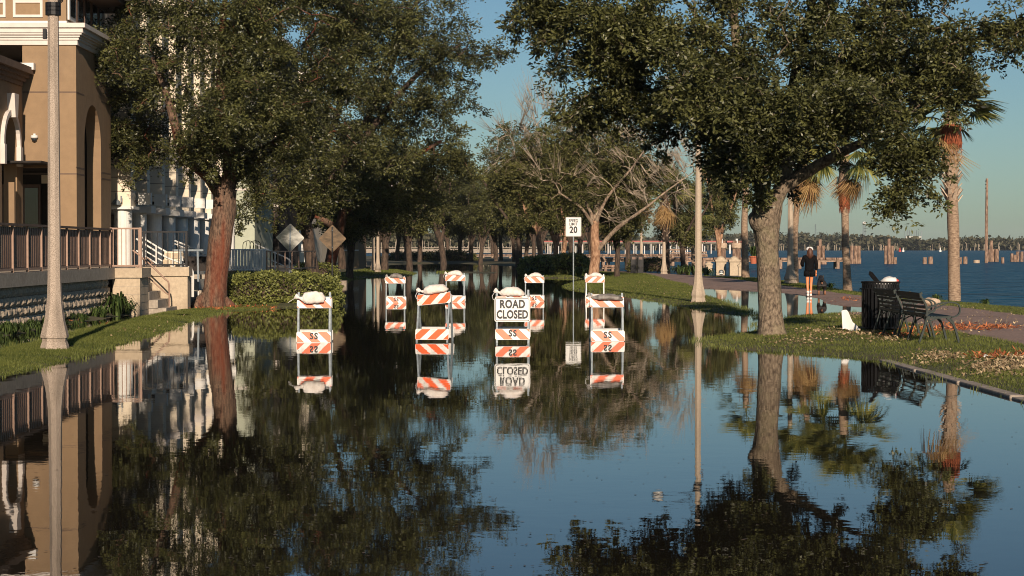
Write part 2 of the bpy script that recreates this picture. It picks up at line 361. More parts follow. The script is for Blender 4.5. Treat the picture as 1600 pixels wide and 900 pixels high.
def sheet(name, poly, res, mat, lift, zf, x0, x1, y0, y1):
    xs = np.arange(x0, x1, res); ys = np.arange(y0, y1, res * 1.6)
    X, Y = np.meshgrid(xs, ys); Z = zf(X, Y) + lift
    nx, ny = len(xs), len(ys)
    d = poly_dist((X[:-1, :-1] + res / 2), (Y[:-1, :-1] + res * .8), poly) + 0.08 * vnoise(X[:-1, :-1], Y[:-1, :-1], 3.1)
    i = (np.arange(ny - 1)[:, None] * nx + np.arange(nx - 1)[None])[d > 0]
    Fc = np.stack([i, i + 1, i + nx + 1, i + nx], 1)
    V = np.stack([X, Y, Z], -1).reshape(-1, 3)
    used = np.unique(Fc); remap = np.zeros(len(V), int); remap[used] = np.arange(len(used))
    return kind(obj(name, np_mesh(name, V[used], remap[Fc], mat, True)), 'structure')
sheet('path', PATH, 0.14, 'path_asphalt', 0.006, H, 2, 14, 16, 142)

# --- water: the flooded street and the lake meet under the strip of land
SEAM = [(14.0, -60), (13.6, 30), (13.1, 60), (12.4, 90), (9.5, 110), (6.2, 122), (3.6, 160), (3.0, 215)]
def flat(name, poly, z, mat):
    mb = MB(); mb.add([(x, y, z) for x, y in poly], [tuple(range(len(poly)))]); return kind(mb.build(name, mat), 'structure')
def water_mat(name, base, rough, layers, ior=1.333):
    m = bpy.data.materials.new(name); m.use_nodes = True; t = m.node_tree; b = t.nodes['Principled BSDF']; L = t.links.new
    b.inputs['Base Color'].default_value = (*base, 1); b.inputs['Roughness'].default_value = rough; b.inputs['IOR'].default_value = ior
    tc = nn(t, 'ShaderNodeTexCoord'); prev = None
    for sc_, st, dist, det, patch in layers:
        mp = nn(t, 'ShaderNodeMapping'); mp.inputs['Scale'].default_value = st; L(tc.outputs['Object'], mp.inputs[0])
        nz = nn(t, 'ShaderNodeTexNoise'); nz.inputs['Scale'].default_value = sc_; nz.inputs['Detail'].default_value = det; L(mp.outputs[0], nz.inputs[0])
        h = nz.outputs[0]
        bp = nn(t, 'ShaderNodeBump'); bp.inputs['Distance'].default_value = dist; bp.inputs['Strength'].default_value = 1.0
        if patch:
            n2 = nn(t, 'ShaderNodeTexNoise'); n2.inputs['Scale'].default_value = patch; L(mp.outputs[0], n2.inputs[0])
            mr = nn(t, 'ShaderNodeMapRange'); mr.inputs[1].default_value = 0.36; mr.inputs[2].default_value = 0.62; mr.inputs[3].default_value = 0.25; L(n2.outputs[0], mr.inputs[0])
            mu = nn(t, 'ShaderNodeMath', operation='MULTIPLY'); L(h, mu.inputs[0]); L(mr.outputs[0], mu.inputs[1]); h = mu.outputs[0]
        L(h, bp.inputs['Height'])
        if prev: L(prev, bp.inputs['Normal'])
        prev = bp.outputs[0]
    L(prev, b.inputs['Normal']); M[name] = m
    return m
water_mat('street_water', (0.012, 0.010, 0.007), 0.004, [(2.0, (1, 1.0, 1), 0.0011, 2, 0.12), (9.0, (1, 1, 1), 0.00028, 3, 0.2)])
water_mat('lake_water', (0.005, 0.048, 0.100), 0.12, [(0.30, (0.55, 1, 1), 1.3, 3, None), (1.1, (0.5, 1, 1), 0.35, 3, None), (3.5, (0.6, 1, 1), 0.06, 3, None)])
t_ = M['lake_water'].node_tree; b_ = t_.nodes['Principled BSDF']; df = nn(t_, 'ShaderNodeBsdfDiffuse'); gl = nn(t_, 'ShaderNodeBsdfGlossy'); mx_ = nn(t_, 'ShaderNodeMixShader')
lw = nn(t_, 'ShaderNodeLayerWeight'); lw.inputs['Blend'].default_value = 0.12; mr_ = nn(t_, 'ShaderNodeMapRange'); mr_.inputs[3].default_value = 0.05; mr_.inputs[4].default_value = 0.40
nl_ = b_.inputs['Normal'].links[0].from_socket; df.inputs[0].default_value = (0.010, 0.060, 0.115, 1); gl.inputs['Roughness'].default_value = 0.15
for n_ in (df, gl, lw): t_.links.new(nl_, n_.inputs['Normal'])
t_.links.new(lw.outputs['Fresnel'], mr_.inputs[0]); t_.links.new(mr_.outputs[0], mx_.inputs[0]); t_.links.new(df.outputs[0], mx_.inputs[1]); t_.links.new(gl.outputs[0], mx_.inputs[2])
t_.links.new(mx_.outputs[0], t_.nodes['Material Output'].inputs[0])
flat('flood_water', [(-90, -60)] + SEAM + [(-90, 215)], 0.0, 'street_water')
flat('lake', [(3000, -60), (3000, 5000), (-3000, 5000), (-3000, 320), (-20, 300), (1.0, 290)] + SEAM[::-1], 0.0, 'lake_water')

# --- curb: separate concrete lengths along the flooded edge
curb = kind(bpy.data.objects.new('curb', None), 'structure'); COL.objects.link(curb); curb['label'] = 'low concrete kerb between the flood water and the right lawn'
cm = MB(); cm.box((0, 0, 0), (0.18, 2.392, 0.30), taper=0.96)
cmesh = None; rr = random.Random(4)
for i in range(9):
    d = 10.5 + i * 2.4
    if cmesh is None:
        o = cm.build('curb_stone', 'curb_concrete', curb); cmesh = o.data
        bv = o.modifiers.new('b', 'BEVEL'); bv.width = 0.018; bv.segments = 2
    else:
        o = o.copy(); COL.objects.link(o)
    fade = max(0, (d - 26.0) / 6) * 0.06
    o.location = (RX(5.90, d) + rr.uniform(-.006, .006), d, -0.118 - fade + rr.uniform(-.006, .006)); o.rotation_euler = (0, rr.uniform(-.01, .01), SK)

# --- grass
def grass(name, n, seed, dmin, dmax, xr0, xr1, h0, h1, wd, excl_path=True, expo=1.5, minh=0.001):
    r = np.random.default_rng(seed)
    u = r.uniform(0, 1, n); a = 1 - expo
    D = (dmin ** a + u * (dmax ** a - dmin ** a)) ** (1 / a)
    X = r.uniform(xr0, xr1, n) - SK * D
    h = H(X, D); ok = h > minh + r.uniform(-.02, .02, n)
    pn = vnoise(X, D, 0.9, 5) + 0.5 * vnoise(X, D, 3.7, 9)
    ok &= r.uniform(-1.9, 0.7, n) < pn + 1.15
    ok &= ~((D < 28.4) & (X + SK * D < 6.0) & (X > 0))
    if excl_path: ok &= (poly_dist(X, D, PATH) + 0.08 * vnoise(X, D, 3.1)) < r.uniform(-.05, .12, n)
    X, D, h, pn = X[ok], D[ok], h[ok], pn[ok]; n = len(X)
    ang = r.uniform(0, 2 * np.pi, n); hh = r.uniform(h0, h1, n) * (1 + 0.25 * pn); ww = wd * (0.6 + D / 60)
    lx, ly = r.normal(0, .45, n) * hh, r.normal(0, .45, n) * hh
    z = h - 0.01
    V = np.stack([np.stack([X - np.cos(ang) * ww, D - np.sin(ang) * ww, z], 1), np.stack([X + np.cos(ang) * ww, D + np.sin(ang) * ww, z], 1), np.stack([X + lx, D + ly, z + hh], 1)], 1).reshape(-1, 3)
    me = np_mesh(name, V, np.arange(n * 3).reshape(n, 3), 'grass_blade', rnd=np.clip(r.uniform(0, .7, n) + 0.22 * pn + .15, 0, 1))
    return kind(obj(name, me), 'stuff')
grass('grass', 340000, 1, 18, 62, 3.6, 15.4, 0.025, 0.065, 0.006).name = 'lawn_grass'
grass('grass', 150000, 2, 62, 130, 3.0, 15.4, 0.03, 0.08, 0.008, expo=1.2).name = 'lawn_grass'
grass('grass', 190000, 3, 22, 56, -8.6, -6.0, 0.025, 0.06, 0.006).name = 'verge_grass'
grass('grass', 60000, 4, 58, 150, -9, -2, 0.03, 0.09, 0.01, expo=1.2).name = 'verge_grass'
def at_edge_blades(name, n, seed):
    """grass blades standing in the shallow edge of the water"""
    r = np.random.default_rng(seed); X = r.uniform(-9, 9, n * 14); D = r.uniform(18, 62, n * 14)
    h = H(X, D); ok = (h < 0.004) & (h > -0.06) & (vnoise(X, D, 1.3, 3) > 0.0); X, D, h = X[ok][:n], D[ok][:n], h[ok][:n]; n = len(X)
    hh = r.uniform(.03, .09, n); lx, ly = r.normal(0, .4, n) * hh, r.normal(0, .4, n) * hh
    V = np.stack([np.stack([X - .006, D, h * 0 - .02], 1), np.stack([X + .006, D, h * 0 - .02], 1), np.stack([X + lx, D + ly, hh], 1)], 1).reshape(-1, 3)
    return kind(obj(name, np_mesh(name, V, np.arange(n * 3).reshape(n, 3), 'grass_blade', rnd=r.uniform(0, 1, n))), 'stuff')
at_edge_blades('drowned_grass', 9000, 8)
def scatter(name, patches, mat, size, seed, z0=0.03, flatness=0.5, aspect=.5):
    r = np.random.default_rng(seed); pts = []
    for px, py, rx, ry, n in patches:
        a = np.clip(r.normal(0, .5, (n, 2)), -1.3, 1.3)
        for u, v in a: pts.append(P(px + u * rx, max(400, py + v * ry)))
    pts = np.array(pts); h = H(pts[:, 0], pts[:, 1]); ok = h > 0.0; pts = pts[ok]; h = h[ok]
    p3 = np.column_stack([pts, h + r.uniform(0.005, z0, len(h))])
    d = r.normal(size=(len(p3), 3)); d[:, 2] *= flatness
    return kind(obj(name, leaves_mesh(name, p3, size, mat, seed, aspect, 0.9, dirs=d)), 'stuff')
scatter('fallen_leaves', [(1560, 583, 60, 12, 1300), (1470, 566, 45, 8, 600), (1340, 532, 50, 5, 350), (1290, 526, 50, 5, 300), (1330, 500, 30, 6, 250), (1390, 541, 50, 4, 200), (1590, 575, 40, 10, 500),
    (1250, 540, 60, 7, 300), (1050, 460, 90, 10, 250), (1000, 447, 60, 7, 200), (1480, 520, 80, 14, 260), (1560, 510, 60, 20, 160), (230, 520, 90, 22, 60), (1100, 476, 70, 8, 120), (1250, 478, 60, 10, 160), (1420, 490, 120, 6, 200)], 'litter', 0.055, 21, 0.05)
scatter('palm_debris', [(1500, 521, 50, 5, 500), (1560, 521, 40, 4, 300), (1440, 525, 45, 6, 300), (1330, 471, 30, 3, 160), (1560, 566, 55, 5, 380), (1600, 565, 30, 4, 160), (1410, 533, 40, 4, 160), (130, 478 + 30, 40, 6, 60)],
    'red_debris', 0.12, 22, 0.02, 0.08, aspect=.2)
scatter('red_roots', [(330, 484, 30, 2.5, 260), (400, 482, 45, 1.6, 120)], 'red_debris', 0.10, 23, 0.05, 0.3, aspect=.3)
def floaters():
    r = np.random.default_rng(31); n = 1500
    D = 10 + 35 * r.uniform(0, 1, n) ** 1.3; X = r.normal(0, 1, n) * 2.6 * D / 20 + np.where(r.uniform(0, 1, n) < .5, -1.5, 2.0) * D / 20
    ok = H(X, D) < -.02; p = np.column_stack([X, D, np.full(n, .003)])[ok]
    d = r.normal(size=(len(p), 3)); d[:, 2] = 0
    me = leaves_mesh('floating_leaves', p, 0.032, 'dark_bark', 3, .5, 9, dirs=d * 5, fold=.0)
    co = np.empty(len(me.vertices) * 3, np.float32); me.vertices.foreach_get('co', co); co = co.reshape(-1, 3); co[:, 2] = .004; me.vertices.foreach_set('co', co.ravel())
    return kind(obj('floating_leaves', me), 'stuff')
floaters()

# ================================================================== LAMP POSTS
def flute_lathe(mb, prof, n=8): return mb.lathe(prof, n, phase=math.pi / 8)
def lamp(px, py, side, label, head=True, scale=1.0, Htot=6.55, name='lamp_post'):
    d = D_of(py) if not isinstance(py, tuple) else py[1]
    x = X_at(px, d); z = gz(x, d); z = max(z, -0.05) - 0.01
    t = thing(name, label, 'street lamp', (x, d, z), 0, None)
    b = MB(); flute_lathe(b, [(.235 * scale, -.1), (.235 * scale, .03), (.225 * scale, .07), (.20 * scale, .14), (.205 * scale, .20)]); b.build('base', 'aggregate' if d < 40 else 'concrete_pole', t)
    p = MB(); flute_lathe(p, [(.225 * scale, .20), (.225 * scale, .24), (.205 * scale, .32), (.17 * scale, .45), (.14 * scale, .62), (.118 * scale, .85), (.108 * scale, 1.15), (.102 * scale, 1.8), (.082 * scale, Htot)])
    p.build('pole', 'aggregate' if d < 40 else 'concrete_pole', t)
    if head:
        c = MB(); c.tube([(0, 0, Htot - .02), (0, 0, Htot + .12)], .062, 10); c.tube([(0, 0, Htot + .1), (0, 0, Htot + .38)], [.035, .004], 8); c.build('finial', 'black_metal', t)
        a = MB()
        zs = 5.80
        a.tube([(0, 0, zs - .35), (side * .25, 0, zs - .05), (side * .6, 0, zs + .13), (side * .95, 0, zs + .12), (side * 1.18, 0, zs - .02)], .022, 8)
        a.tube([(0, 0, zs + .02), (side * .5, 0, zs + .17)], .014, 6)
        for q in (0, .3, -.3): a.tube([(0, 0, zs - .35 + q * .2 - .04), (0, 0, zs - .35 + q * .2 + .04)], .125 * scale, 12)
        a.tube([(side * (.12 + .09 * math.cos(k * .7) * (1 - k * .07)), 0, zs - .2 + .09 * math.sin(k * .7) * (1 - k * .07)) for k in range(12)], .010, 5)
        a.build('arm', 'black_metal', t)
        h = MB(); h.lathe([(.03, .16), (.05, .12), (.09, .08), (.19, .03), (.20, 0), (.17, -.01)][::-1], 16, (side * 1.2, 0, zs - .02)); hd = h.build('lamp_housing', 'black_metal', t, smooth=True)
        g = MB(); g.lathe([(.04, -.20), (.10, -.17), (.15, -.10), (.165, -.03), (.16, 0)], 16, (side * 1.2, 0, zs - .02)); g.build('globe', 'white_paint', hd, smooth=True)
        f = MB(); f.box((-.13 * side, -.02, 5.05), (.05, .08, .16)); f.build('control_box', 'black_metal', t)
    return t
lamp(85, 551, 1, 'nearest concrete lamp post on the grass strip in front of the tan building')
lamp(1091, 475, -1, 'pale concrete lamp post on the right grass strip, left of the big oak')
lamp(1235, 445, 1, 'dark shaded lamp post beside the woman walking her dog', scale=1.35, head=False)
lamp(590.5, (0, 122), 1, 'tall slim concrete lamp post left of the back barricades, right of a pair', scale=0.95)
lamp(583.5, (0, 130), 1, 'slim lamp post just behind another on the left bank, left one of the close pair', scale=0.9)
lamp(1002, (0, 150), -1, 'slim far lamp post beside the dark bins on the right path', scale=1.1)
lamp(569, (0, 160), 1, 'farthest slim lamp post on the left bank among the dark oaks', scale=1.0)
lamp(1037.5, (0, 118), 1, 'short stub concrete post with flared base in front of the jagged palm', head=False, Htot=2.0, name='concrete_post', scale=1.0)
# ================================================================== BARRICADES
def clip_rect(poly, w, h):
    def cl(ps, f, inter):
        out = []
        for i in range(len(ps)):
            a, b = ps[i], ps[(i + 1) % len(ps)]
            if f(a): out.append(a)
            if f(a) != f(b): out.append(inter(a, b))
        return out
    for ax, val, sg in ((0, 0, 1), (0, w, -1), (1, 0, 1), (1, h, -1)):
        if not poly: return []
        poly = cl(poly, lambda p: sg * (p[ax] - val) >= 0, lambda a, b: tuple(a[k] + (b[k] - a[k]) * (val - a[ax]) / (b[ax] - a[ax]) for k in (0, 1)))
    return poly
def panel(parent, cx, zc, y, tilt, roll, direction, off, back=False, stencil=False, wd=.61, ht=.20):
    """striped board: white sheet with orange diagonals a hair proud of it"""
    m = Matrix.Translation((cx, y, zc)) @ Matrix.Rotation(tilt, 4, 'X') @ Matrix.Rotation(roll, 4, 'Y')
    mb = MB(); mb.mi = 0
    c = .018; W, Hh = wd / 2, ht / 2
    rect = [(-W + c, -Hh), (W - c, -Hh), (W, -Hh + c), (W, Hh - c), (W - c, Hh), (-W + c, Hh), (-W, Hh - c), (-W, -Hh + c)]
    mb.prism(rect, lambda u, v, t: m @ Vector((u, t, v)), -.011, .011)
    mb.mi = 1
    for face in ((-.0135,) if not back else (.0135,)):
        k = -4
        while k < 6:
            a = off + k * .29
            if direction > 0: q = [(a, ht), (a + .16, ht), (a + .16 + ht, 0), (a + ht, 0)]
            else: q = [(a, ht), (a + .16, ht), (a + .16 - ht, 0), (a - ht, 0)]
            q = clip_rect(q, wd - .012, ht - .012)
            if len(q) >= 3:
                q = [(u - W + .006, v - Hh + .006) for u, v in q]
                vs = [m @ Vector((u, face, v)) for u, v in q]
                mb.add(vs if face < 0 else vs[::-1], [tuple(range(len(q)))[::-1]])
            k += 1
    mb.mi = 2
    for sx in (-1, 1): mb.lathe([(.006, 0), (.006, .004)], 6, (0, 0, 0)); 
    nv = 24
    base = len(mb.v) - nv
    for j, sx in enumerate((-1, 1)):
        for k in range(12):
            v = mb.v[base + j * 12 + k]; mb.v[base + j * 12 + k] = tuple(m @ Vector((v[0] + sx * (W - .035), -.0115 - v[2], v[1] + .04)))
    o = mb.build('rail_panel', None, parent, mats=['sheet_white', 'sheet_orange', 'galvanised'])
    if stencil:
        vs, fs = text_mesh('SS', .16, .85, .007, 1.25)
        tb = MB(); tb.add([m @ Vector((u + .0, -.0155, v + .012)) for u, v in vs], fs)
        tb.build('stencil_letters', 'ink', o)
    return o
def sandbag(label, loc, rz, L=.40, Hh=.15, Wd=.2, roll=0., mat='sandbag', k_=1.12, seed=0, group='sandbags weighing down the barricades', flat_=0.0, bend=0.06):
    """a limp filled sack lying over the top rail, its neck tied off at the left"""
    t = thing('sandbag', label, 'sandbag', loc, rz, group)
    L *= k_; Hh *= 1.12; mb = MB(); r = random.Random(seed); nu, nv = 22, 18; m = Matrix.Rotation(roll, 4, 'Y')
    vs = []
    for i in range(nu + 1):
        u = -1 + 2 * i / nu; pr = max(0.02, (1 - abs(u) ** 3.2)) ** .5
        pr *= 1 - .25 * max(0, -u - .4)
        for j in range(nv):
            a = 2 * math.pi * j / nv; ca, sa = math.cos(a), math.sin(a)
            q = Vector((u * L / 2, Wd / 2 * pr * abs(ca) ** .8 * (1 if ca > 0 else -1), Hh / 2 * pr * abs(sa) ** .8 * (1 if sa > 0 else -1)))
            dn = mnoise.noise(q * 7 + Vector((seed * 3.1, 0, 0))) * .016 + mnoise.noise(q * 26 + Vector((seed, 0, 0))) * .009 + math.sin(u * 14 + a * 2 + seed) * .003
            q *= 1 + dn / .1
            q.z -= bend * abs(u) ** 2 * 1.0 + (.02 if q.y < 0 else .01) * abs(q.y) * 6
            vs.append(m @ q)
    fs = [(i * nv + j, (i + 1) * nv + j, (i + 1) * nv + (j + 1) % nv, i * nv + (j + 1) % nv) for i in range(nu) for j in range(nv)]
    fs += [tuple(range(nv)), tuple(nu * nv + j for j in reversed(range(nv)))]
    mb.add(vs, fs); mb.build('sack', mat, t, smooth=True)
    nb = MB(); x0 = -L / 2 + .02; zz = -bend * .8
    nb.tube([m @ Vector(p) for p in ((x0 + .02, 0, zz), (x0 - .02, 0, zz + .01), (x0 - .045, 0, zz + .02), (x0 - .07, 0, zz + .035), (x0 - .105, .01, zz + .055))], [.045, .024, .017, .038, .052], 10, rough=.25, seed=seed)
    nb.build('tied_neck', mat, t, smooth=True)
    cb = MB(); pts = [(x0 - .045, -.02, zz + .02), (x0 - .11, -.04, zz + .01), (x0 - .15, -.05, zz - .05), (x0 - .13, -.06, zz - .11), (x0 - .07, -.05, zz - .13)]
    if seed % 2: pts = [(x0 - .045, -.02, zz + .02), (x0 - .12, -.03, zz + .02), (x0 - .19, -.03, zz - .02), (x0 - .24, -.03, zz - .05)]
    cb.tube([m @ Vector(p) for p in pts], .0045, 5); cb.build('tie_cord', 'white_cloth', t)
    return t
def barricade(label, px, py, rz, top, low, posts=.90, spread=.30, top_roll=0.0, zt=.70, zl=.10, low_back=True, stencil=True, seed=0, shift=0.0, legmat='galvanised'):
    d = D_of(py); d_mid = d + spread * .8; x = X_at(px, d)
    t = thing('barricade', label, 'barricade', (x, d_mid, 0), rz, 'striped barricades standing in the flooded street')
    zh = .84
    def yf(z): return -spread * (zh - z) / 1.04
    ang = math.atan2(spread, 1.04)
    for s in (-1, 1):
        for sx in (-1, 1):
            m = MB(); zt_ = posts if s < 0 else posts - .06; xx = sx * (.277 + (.012 if s > 0 else 0))
            m.beam((xx, s * abs(yf(-.22)), -.22), (xx, s * abs(yf(min(zt_, zh))) + s * .004, zt_), .034, .034)
            m.build('leg', legmat, t)
    panel(t, 0, zt, yf(zt) - .031, -ang * 1.0, top_roll, *top)
    panel(t, shift, zl, yf(zl) - .031, -ang, 0.0, *low, stencil=stencil)
    panel(t, 0.01, zt - .01, -yf(zt) + .033, ang, 0.0, -top[0], top[1], back=True)
    panel(t, 0.015, zl + .02, -yf(zl) + .033, ang, 0.0, -low[0], low[1] + .07, back=True)
    hb = MB(); hb.tube([(-.30, 0, zh - .03), (.30, 0, zh - .03)], .008, 6); hb.build('hinge_bar', legmat, t)
    return t, (x, d_mid)
bA, A = barricade('front-row barricade nearest the hedge, leftmost of the front four', 489, 535.5, 0.05, (1, -.03), (1, .064), zt=.70, zl=.095, posts=.885)
sandbag('white sack sagging low over the front of the top rail in front of the hedge', (A[0] - .01, A[1] - .13, .80), .03, .40, .19, .15, -.06, seed=1, bend=.02)
bB, Bp = barricade('front-row barricade with a tilted top rail, second from the hedge', 678, 534, -.14, (-1, .27), (-1, .12), zt=.76, zl=.13, posts=.90, top_roll=-.10, stencil=False)
sandbag('plump beige sack lying on the tilted top rail, cord loop hanging at its neck', (Bp[0] + .01, Bp[1] - .04, .945), -.1, .42, .145, .22, -.16, seed=2, bend=.03)
bC, Cp = barricade('front-row barricade that carries the white road closed sign', 801, 536, 0.0, (1, -.0), (1, -.055), zt=.72, zl=.15, posts=.93)
sandbag('plump beige sack on top of the barricade with the road closed sign', (Cp[0] - .01, Cp[1] - .02, .905), .0, .40, .145, .22, 0, seed=4, bend=.04)
bD, Dp = barricade('front-row barricade farthest right, its top rail under a dark wrinkled bag', 949, 533.5, 0.03, (1, -.02), (1, .01), zt=.70, zl=.095, posts=.86)
sandbag('dark wrinkled collapsed bag drooping over the rightmost front barricade', (Dp[0] + .02, Dp[1] - .06, .80), .02, .50, .10, .24, 0.05, mat='sandbag_grey', seed=6, bend=.04)
bE, Ep = barricade('far barricade at the left end of the back row, beside the twin lamp posts', 617, 473.5, 0.04, (1, -.10), (1, .02), zt=.69, zl=.09, posts=.82, shift=.03)
sandbag('greyish sack on the leftmost barricade of the back row', (Ep[0] + .02, Ep[1] - .02, .83), 0, .40, .13, .22, 0, mat='sandbag_grey', seed=8)
bF, Fp = barricade('far barricade second from left in the back row, behind the one with the tilted rail', 711, 472.5, 0.0, (-1, .08), (-1, .10), zt=.75, zl=.09, posts=.90, stencil=False)
sandbag('white sack on the back-row barricade second from the left', (Fp[0] + .0, Fp[1], .91), 0, .42, .14, .22, 0, seed=10)
bG, Gp = barricade('far barricade half hidden behind the road closed sign', 835, 471.5, 0.0, (1, -.12), (1, .0), zt=.68, zl=.09, posts=.82)
sandbag('white sack on the back-row barricade behind the road closed sign', (Gp[0] + .02, Gp[1], .845), 0, .40, .12, .22, -.06, seed=12)
bH, Hp = barricade('far barricade at the right end of the back row, in front of the red-barked tree', 930, 470.5, 0.0, (-1, .10), (1, .06), zt=.68, zl=.09, posts=.85, stencil=False, legmat='white_paint')
sandbag('white sack on the rightmost barricade of the back row', (Hp[0] + .01, Hp[1], .84), 0, .40, .12, .22, 0, seed=14)

# --- road closed sign, leaning on the front of its barricade
def rrect(w, h, r, n=5):
    out = []
    for cx_, cy_, a0 in ((w - r, h - r, 0), (-w + r, h - r, 90), (-w + r, -h + r, 180), (w - r, -h + r, 270)):
        for k in range(n + 1):
            a = math.radians(a0 + 90 * k / n); out.append((cx_ + r * math.cos(a), cy_ + r * math.sin(a)))
    return out
def plate(parent, w, h, r, m, mat='white_paint', border=(.012, .010), name='plate'):
    mb = MB(); mb.prism(rrect(w, h, r), lambda u, v, t: m @ Vector((u, t, v)), 0, .004)
    o = mb.build(name, mat, parent)
    if border:
        g, bw = border; a = rrect(w - g, h - g, r * .8); b = rrect(w - g - bw, h - g - bw, r * .65); n = len(a)
        bb = MB(); bb.add([m @ Vector((u, -.002, v)) for u, v in a] + [m @ Vector((u, -.002, v)) for u, v in b], [(i, (i + 1) % n, n + (i + 1) % n, n + i) for i in range(n)])
        bb.build('border', 'ink', o)
    return o
def lettering(parent, txt, size, cx_, cz, m, sx=.8, bold=.004, spacing=1.05):
    vs, fs = text_mesh(txt, size, sx, bold, spacing); tb = MB()
    tb.add([m @ Vector((u + cx_, -.0022, v + cz)) for u, v in vs], fs); return tb.build('lettering', 'ink', parent)
t = thing('road_sign', 'white sign reading ROAD CLOSED on the middle front barricade', 'sign', (Cp[0] - .005, Cp[1] - .155, .585), 0.0)
m = Matrix.Rotation(-.12, 4, 'X')
pl = plate(t, .315, .215, .035, m, border=(.014, .009))
lettering(pl, 'ROAD', .20, 0.0, .092, m, .76, .0085, 1.08); lettering(pl, 'CLOSED', .20, 0.0, -.092, m, .73, .0085, 1.04)
# --- speed limit sign
d = 76.5; x = X_at(896, d); t = thing('speed_limit_sign', 'white SPEED LIMIT 20 sign on a thin steel post', 'sign', (x, d, 0.0))
mb = MB(); mb.beam((0, .03, -.3), (0, .03, Z_at(340, d) + .0), .045, .035); mb.build('post', 'galvanised', t)
m = Matrix.Translation((0, 0, Z_at(354.3, d)))
pl = plate(t, .31, .385, .035, m, border=(.012, .008))
lettering(pl, 'SPEED', .16, 0, .235, m, .84, .004); lettering(pl, 'LIMIT', .16, 0, .10, m, .84, .004); lettering(pl, '20', .36, 0, -.135, m, .84, .014)
# --- backs of two diamond warning signs, and a third
def diamond(px, py, hd, d, label, mat, tilt=0., yaw=0., poleto=440):
    x = X_at(px, d); z = Z_at(py, d); g = max(gz(x, d), 0)
    t = thing('warning_sign', label, 'sign', (x, d, g), yaw)
    r = hd * d / F / math.sqrt(2); m = Matrix.Translation((0, 0, z - g)) @ Matrix.Rotation(tilt, 4, 'Y') @ Matrix.Rotation(math.pi / 4, 4, 'Y')
    mb = MB(); mb.prism(rrect(r, r, .05), lambda u, v, q: m @ Vector((u, q, v)), 0, .006); mb.build('plate', mat, t)
    p = MB(); k = Matrix.Translation((0, 0, z - g)) @ Matrix.Rotation(tilt, 4, 'Y') @ Matrix.Translation((0, 0, g - z)); p.beam(k @ Vector((0, -.03, -.1)), k @ Vector((0, -.03, z - g + r * 1.2)), .085 if hd > 30 else .06, .04); p.build('post', 'galvanised' if mat == 'sign_back' else 'black_metal', t)
    b = MB()
    for s in (-.35, .35): b.box((0, -.052, z - g + s), (.03, .02, .03))
    b.build('bolts', 'galvanised', t)
diamond(453.5, 371.5, 22.5, 76, 'bare grey back of a diamond sign over the hedge, left of the brownish one', 'sign_back', .02, .05)
diamond(519.5, 373, 22, 79, 'brownish weathered back of a diamond sign over the right end of the hedge', 'sign_back_brown', .0, -.05)
diamond(434, 366, 18, 98, 'small grey sign back tilted on its post, left of the bigger grey diamond', 'sign_back', -.16, .3)
d = 96; x = X_at(476, d); t = thing('notice_sign', 'small white notice plate on a post between the two diamond signs', 'sign', (x, d, .1))
plate(t, .17, .22, .01, Matrix.Translation((0, 0, Z_at(388, d) - .1)), border=None); p = MB(); p.beam((0, .03, -.1), (0, .03, Z_at(388, d)), .05, .04); p.build('post', 'white_paint', t)

# ================================================================== BENCHES AND BIN
def curve(pts, n=5):
    P_ = [Vector(p) for p in pts]; out = []
    for i in range(len(P_) - 1):
        a, b, c, e = P_[max(i - 1, 0)], P_[i], P_[i + 1], P_[min(i + 2, len(P_) - 1)]
        for k in range(n):
            u = k / n; out.append(.5 * ((2 * b) + (-a + c) * u + (2 * a - 5 * b + 4 * c - e) * u * u + (-a + 3 * b - 3 * c + e) * u ** 3))
    return out + [P_[-1]]
def strap(mb, pts, y, wd, th, n=5):               # flat bar following a curve in the x-z plane
    c = curve([(a, 0, b) for a, b in pts], n); vs = []
    for i, p in enumerate(c):
        tn = (c[min(i + 1, len(c) - 1)] - c[max(i - 1, 0)]).normalized(); nrm = Vector((-tn.z, 0, tn.x))
        for sy, sn in ((-1, -1), (1, -1), (1, 1), (-1, 1)): vs.append(Vector((p.x, y + sy * wd / 2, p.z)) + nrm * sn * th / 2)
    k = len(c); fs = [(i * 4 + j, i * 4 + (j + 1) % 4, (i + 1) * 4 + (j + 1) % 4, (i + 1) * 4 + j) for i in range(k - 1) for j in range(4)]
    fs += [(3, 2, 1, 0), ((k - 1) * 4, (k - 1) * 4 + 1, (k - 1) * 4 + 2, (k - 1) * 4 + 3)]
    mb.add(vs, fs)
BACKC = [(.02, .44), (.035, .52), (.015, .62), (-.03, .71), (-.075, .78), (-.075, .815)]
